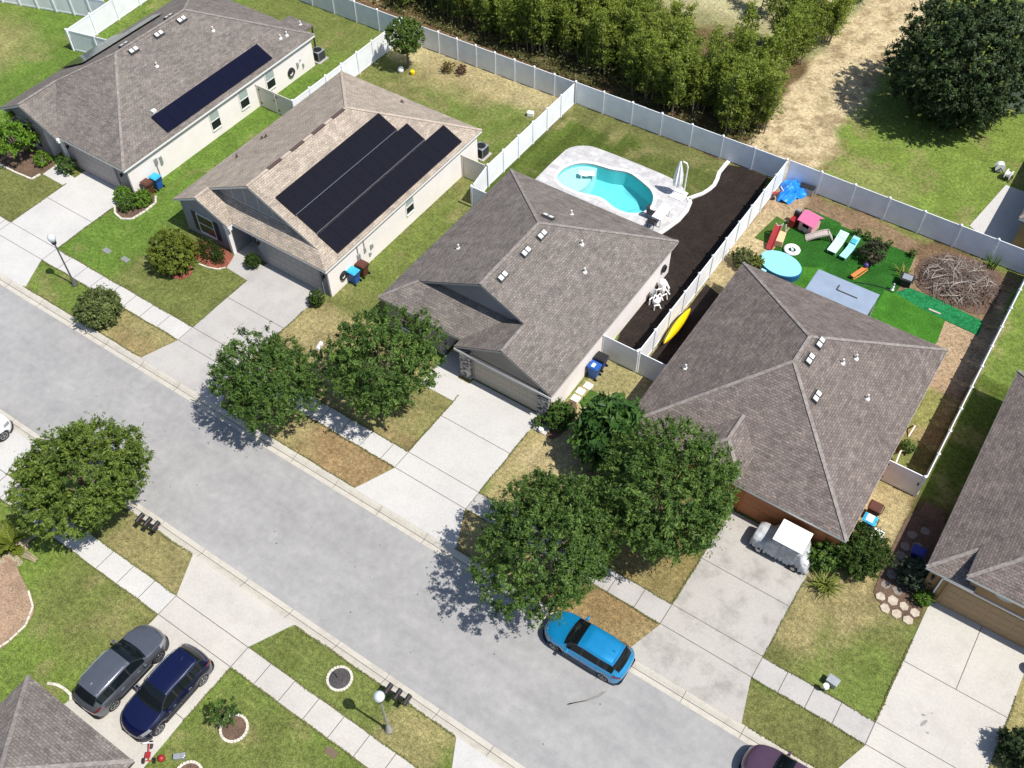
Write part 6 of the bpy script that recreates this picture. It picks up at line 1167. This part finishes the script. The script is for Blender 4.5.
# blue tarpaulin heaped over something in the corner
t = thing('tarpaulin','crumpled bright blue tarpaulin heaped in the fence corner','tarpaulin',(3.9,36.0,.0)); nx,ny = 46,46; k = MB()
def tz(u,v):
    r = math.hypot(u*1.05,v); base = max(0,.85-.72*r**1.7); ang = math.atan2(v,u); return max(.02, base+.10*math.sin(ang*6+r*5)*r+.07*math.sin(9*u+4*v)*math.cos(7*v-3*u)+.05*math.sin(17*u-11*v))
for i in range(nx+1):
    for j in range(ny+1):
        u,v = -1+2*i/nx,-1+2*j/ny; q = u*math.sqrt(1-v*v/2),v*math.sqrt(1-u*u/2); an = math.atan2(q[1],q[0]); ext = 1+.16*math.sin(3*an+.5)+.10*math.sin(5*an)
        k.v.append((q[0]*.85*ext, q[1]*1.2*ext, tz(*q)))
for i in range(nx):
    for j in range(ny): a = i*(ny+1)+j; k.f.append((a,a+ny+1,a+ny+2,a+1))
ch(k,'sheet',M['tarp'],smooth=False)
t = thing('storage_crate','dark low crate pushed behind the blue tarpaulin against the fence','crate',(4.75,36.6,0),.05); ch(MB().box(-.5,-.2,0,.5,.2,.55),'body',M['metal_grey'],bevel=.02); ch(MB().box(-.52,-.22,.55,.52,.22,.62),'lid',M['black'],bevel=.02)
def tricycle(label, x, y, rz, s=1, z=0, mat='toy_red'):
    global t
    t = thing('tricycle', label, 'tricycle', (x,y,z), rz); t.scale = (s,s,s)
    for (wx_,wy_,r_) in ((.36,0,.17),(-.28,.22,.12),(-.28,-.22,.12)): ch(MB().lathe([(r_*.7,-.03),(r_,-.03),(r_,.03),(r_*.7,.03)],(wx_,wy_,r_),16,axis='y'),'wheel',M['black'])
    ch(MB().tube([(.36,0,.17),(.30,0,.55)],.025).tube([(.32,0,.42),(-.05,0,.28),(-.28,0,.14)],.03).tube([(-.28,-.22,.12),(-.28,.22,.12)],.02),'frame',M[mat]); ch(MB().obox((-.12,0,.34),(.26,.22,.05)),'seat',M[mat],bevel=.02); ch(MB().tube([(.28,-.22,.6),(.30,0,.56),(.28,.22,.6)],.02),'handlebar',M['white'])
tricycle('red and white tricycle in the fence corner beside the blue tarpaulin',3.2,35.1,.8,1.15); tricycle('red tricycle at the end of the driveway beside the stone ringed bed',-4.3,-15.6,2.2,1.1,.024)
tag(MB().lathe([(.01,0),(.14,.05),(.17,.17),(.13,.29),(.01,.33)],(-3.72,-15.45,.0),14).build('play_ball',M['toy_red'],smooth=True),'red ball lying on the grass next to the driveway tricycle','ball'); tag(MB().lathe([(.01,0),(.14,.05),(.16,.16),(.12,.27),(.01,.31)],(3.45,35.75,.0),14).build('play_ball',M['white'],smooth=True),'white ball lying against the blue tarpaulin','ball')
tag(MB().obox((-3.1,-14.95,.16),(.5,.25,.3),.7).obox((-2.95,-14.8,.33),(.2,.2,.06),.7).build('toy_box',M['metal_grey'],bevel=.03),'grey toy box lying in the grass between the tricycle and the ringed bed','box')
# awning, rocker, heater table, hoses
t = thing('patio_awning','pale blue grey flat awning over the back patio of the terracotta house','awning',(10.9,26.8,0)); ch(MB().box(-1.95,-1.15,2.3,1.95,.9,2.36),'roof_sheet',plain('pale blue grey sheet',(.27,.33,.42),.35,metal=.2,var=.08,scale=1.2),bevel=.01)
for sx in (-1.85,1.85): ch(MB().box(sx-.05,.75,0,sx+.05,.85,2.3),'post',M['white'])
ch(MB().bar((-.35,-.15,2.385),(-.35,.30,2.385),.07,.03).bar((-.35,-.15,2.385),(.95,-.15,2.385),.07,.03),'batten',M['dark_trim'])
t = thing('rocking_toy','orange wooden rocking toy by the purple brown bush','toy',(10.75,31.1,.03),1.25); ch(MB().box(-.7,-.14,.2,.7,.14,.32),'body',M['orange'],bevel=.03); ch(MB().tube([(-.7,-.16,.12),(0,-.16,.03),(.7,-.16,.12)],.035).tube([(-.7,.16,.12),(0,.16,.03),(.7,.16,.12)],.035).bar((-.4,-.16,.08),(-.4,0,.25),.06).bar((.4,.16,.08),(.4,0,.25),.06),'rocker',M['orange']); ch(MB().lathe([(.01,.3),(.15,.36),(.17,.48),(.1,.6),(.01,.62)],(.62,0,0),12),'head',plain('purple plastic',(.06,.03,.16),.4),smooth=True)
t = thing('fire_table','square black patio table with raised lid near the green ground sheet','table',(13.55,31.95,.03),.1); ch(MB().box(-.42,-.36,.52,.42,.36,.60),'tabletop',M['black'],bevel=.02); ch(MB().box(-.3,-.25,.60,.3,.25,.64),'lid',M['metal_grey'],bevel=.01); ch(MB().box(-.32,-.28,0,.32,.28,.52),'base',M['black'])
t = thing('garden_ornament','small white garden figure beside the black patio table','ornament',(13.05,31.0,.03)); ch(MB().lathe([(.13,0),(.12,.06),(.06,.12),(.09,.3),(.05,.42)],(0,0,0),12),'pedestal',M['white'],smooth=True); ch(MB().lathe([(.01,.38),(.08,.44),(.08,.52),(.01,.58)],(0,0,0),12),'head',M['metal_grey'],smooth=True)
tag(MB().tube([(10.8,30.3,.06),(11.4,30.55,.06),(12.0,30.75,.06),(12.6,30.85,.06),(13.2,30.75,.06)],.03,6).build('garden_hose',M['black']),'black hose lying across the turf behind the awning','hose'); tag(MB().tube([(13.6,32.4,.06),(14.05,32.75,.06),(14.45,32.5,.06),(14.3,32.1,.06)],.03,6).build('garden_hose',M['black']),'black hose coil end curling past the black patio table','hose')
tag(MB().box(15.55,30.55,.05,16.3,30.68,.11).build('wood_offcut',M['paver_step']),'pale wooden offcut lying on the green ground sheet','wood offcut')
tag(MB().tube([(-11.5,38.3,.5),(-9.5,38.6,.35),(-6.8,38.75,.12)],[.03,.04,.03],6).build('fallen_pole',plain('bleached pole',(.45,.42,.38),.8)),'long bleached pole lying in the leaf litter behind the pool fence','pole')
tag(MB().tube([(18.05,18.0,.05),(17.95,18.9,.6),(18.0,19.4,.1)],.045,8).build('pipe_arch',M['white']),'bent white pipe against the wall of the terracotta house','pipe'); tag(MB().tube([(17.95,20.6,.04),(18.0,21.1,.5),(17.95,21.5,.05)],.045,8).build('pipe_arch',M['white']),'second bent white pipe further along the terracotta wall','pipe')
# heap of cut branches
t = thing('brush_pile','big heap of dry cut branches in the fenced yard','brush pile',(16.3,34.05,0)); rs = np.random.RandomState(21)
for nm,cnt,mt,w0,w1,l0,l1,zb in (('twigs',1000,plain('brown twigs',(.17,.12,.095),.9,var=.5,scale=3),.008,.02,.4,1.3,.0),('branches',150,plain('bleached branches',(.36,.32,.285),.9,var=.4,scale=2),.011,.026,.9,2.2,.2)):
    hp = MB()
    for i in range(cnt):
        a = rs.uniform(0,2*math.pi); r_ = math.sqrt(rs.rand())*(1 if cnt > 500 else .82); x,y = 2.35*r_*math.cos(a),2.1*r_*math.sin(a); z = .05+.85*max(0,1-r_*r_)*(zb+(1-zb)*rs.rand())
        L = rs.uniform(l0,l1); an = rs.uniform(0,math.pi); tl = rs.normal(0,.2); w = rs.uniform(w0,w1); bd = rs.normal(0,.2); d = np.array([math.cos(an),math.sin(an),tl]); p0 = np.array([x,y,z])-d*L/2; p2 = p0+d*L; pm = (p0+p2)/2+np.array([-math.sin(an)*bd,math.cos(an)*bd,abs(bd)*.5]); p0[2] = max(.04,p0[2]); p2[2] = max(.04,p2[2])
        hp.tube([tuple(p0),tuple((p0+pm)/2+np.array([0,0,.03])),tuple(pm),tuple(p2)],[w,w*.9,w*.75,w*.35],4,cap=False)
    o = hp.build(nm,mt); o.parent = t
# bits and pieces
tag(MB().lathe([(.22,0),(.25,.2),(.20,.35)],(-27.45,32.5,0),12).lathe([(.1,.35),(.01,.5)],(-27.45,32.5,0),8).build('garden_ornament',M['white'],smooth=True),'white pot at the foot of the small round yard tree','pot'); tag(MB().lathe([(.16,0),(.2,.2),(.18,.3),(.1,.34)],(-26.5,32.75,0),12).build('plant_pot',M['yellow']),'yellow pot at the foot of the small round yard tree','pot')
tag(MB().obox((-15.9,33.4,.18),(.5,.35,.36),.4).build('storage_tub',M['white'],bevel=.05),'small white tub on the lawn near the long side fence of the pool','tub')
tag(MB().lathe([(.13,0),(.16,.2),(.15,.3),(.04,.32)],(.6,9.45,.03),12).build('plant_pot',M['white']),'white plant pot at the taupe garage corner','pot'); tag(MB().box(.1,9.35,-.05,.95,10.3,.06).build('concrete_pad',M['conc_white'],bevel=.01),'small pale concrete pad at the taupe garage corner','pad')
for i,(x,y) in enumerate(((15.05,46.2),(15.8,45.7))):
    t = thing('hose_reel','white wheeled hose reel at the end of the concrete slab' if i else 'white hose reel on the grass beyond the concrete slab','hose reel',(x,y,0),.4+i); ch(MB().lathe([(.34,-.2),(.34,-.16),(.2,-.15),(.2,.15),(.34,.16),(.34,.2)],(0,0,.4),16,axis='y'),'drum',M['white']); ch(MB().bar((-.35,-.25,0),(0,-.25,.45),.05).bar((.35,-.25,0),(0,-.25,.45),.05).bar((-.35,.25,0),(0,.25,.45),.05).bar((.35,.25,0),(0,.25,.45),.05),'frame',M['black'])
tag(MB().tube([(27.55,11.0,.02),(27.6,11.0,.5)],.05).lathe([(.3,.0),(.34,.3),(.3,.62),(.1,.66)],(27.75,10.6,.03),14).build('covered_grill',M['black'],bevel=.01),'black covered barrel grill beside the cream driveway at the frame edge','grill')
# sprig of weed and oil marks on the asphalt
st_ = MB()
for o_ in (0,.10): 
    P = [(10.15+o_*.2,-3.05+o_*.5),(10.4+o_,-2.75+o_*.6),(10.75+o_,-2.4+o_*.5),(11.1+o_,-1.9+o_*.3),(11.25+o_,-1.55+o_)]
    for a,b_ in zip(P[:-1],P[1:]):
        d = Vector((b_[0]-a[0],b_[1]-a[1],0)).normalized(); n = Vector((-d.y,d.x,0))*.028; st_.poly([(a[0]-n.x,a[1]-n.y,-.111),(b_[0]-n.x,b_[1]-n.y,-.111),(b_[0]+n.x,b_[1]+n.y,-.111),(a[0]+n.x,a[1]+n.y,-.111)])
struct(st_.build('road_stain',plain('oil stain',(.175,.17,.155),.8)))
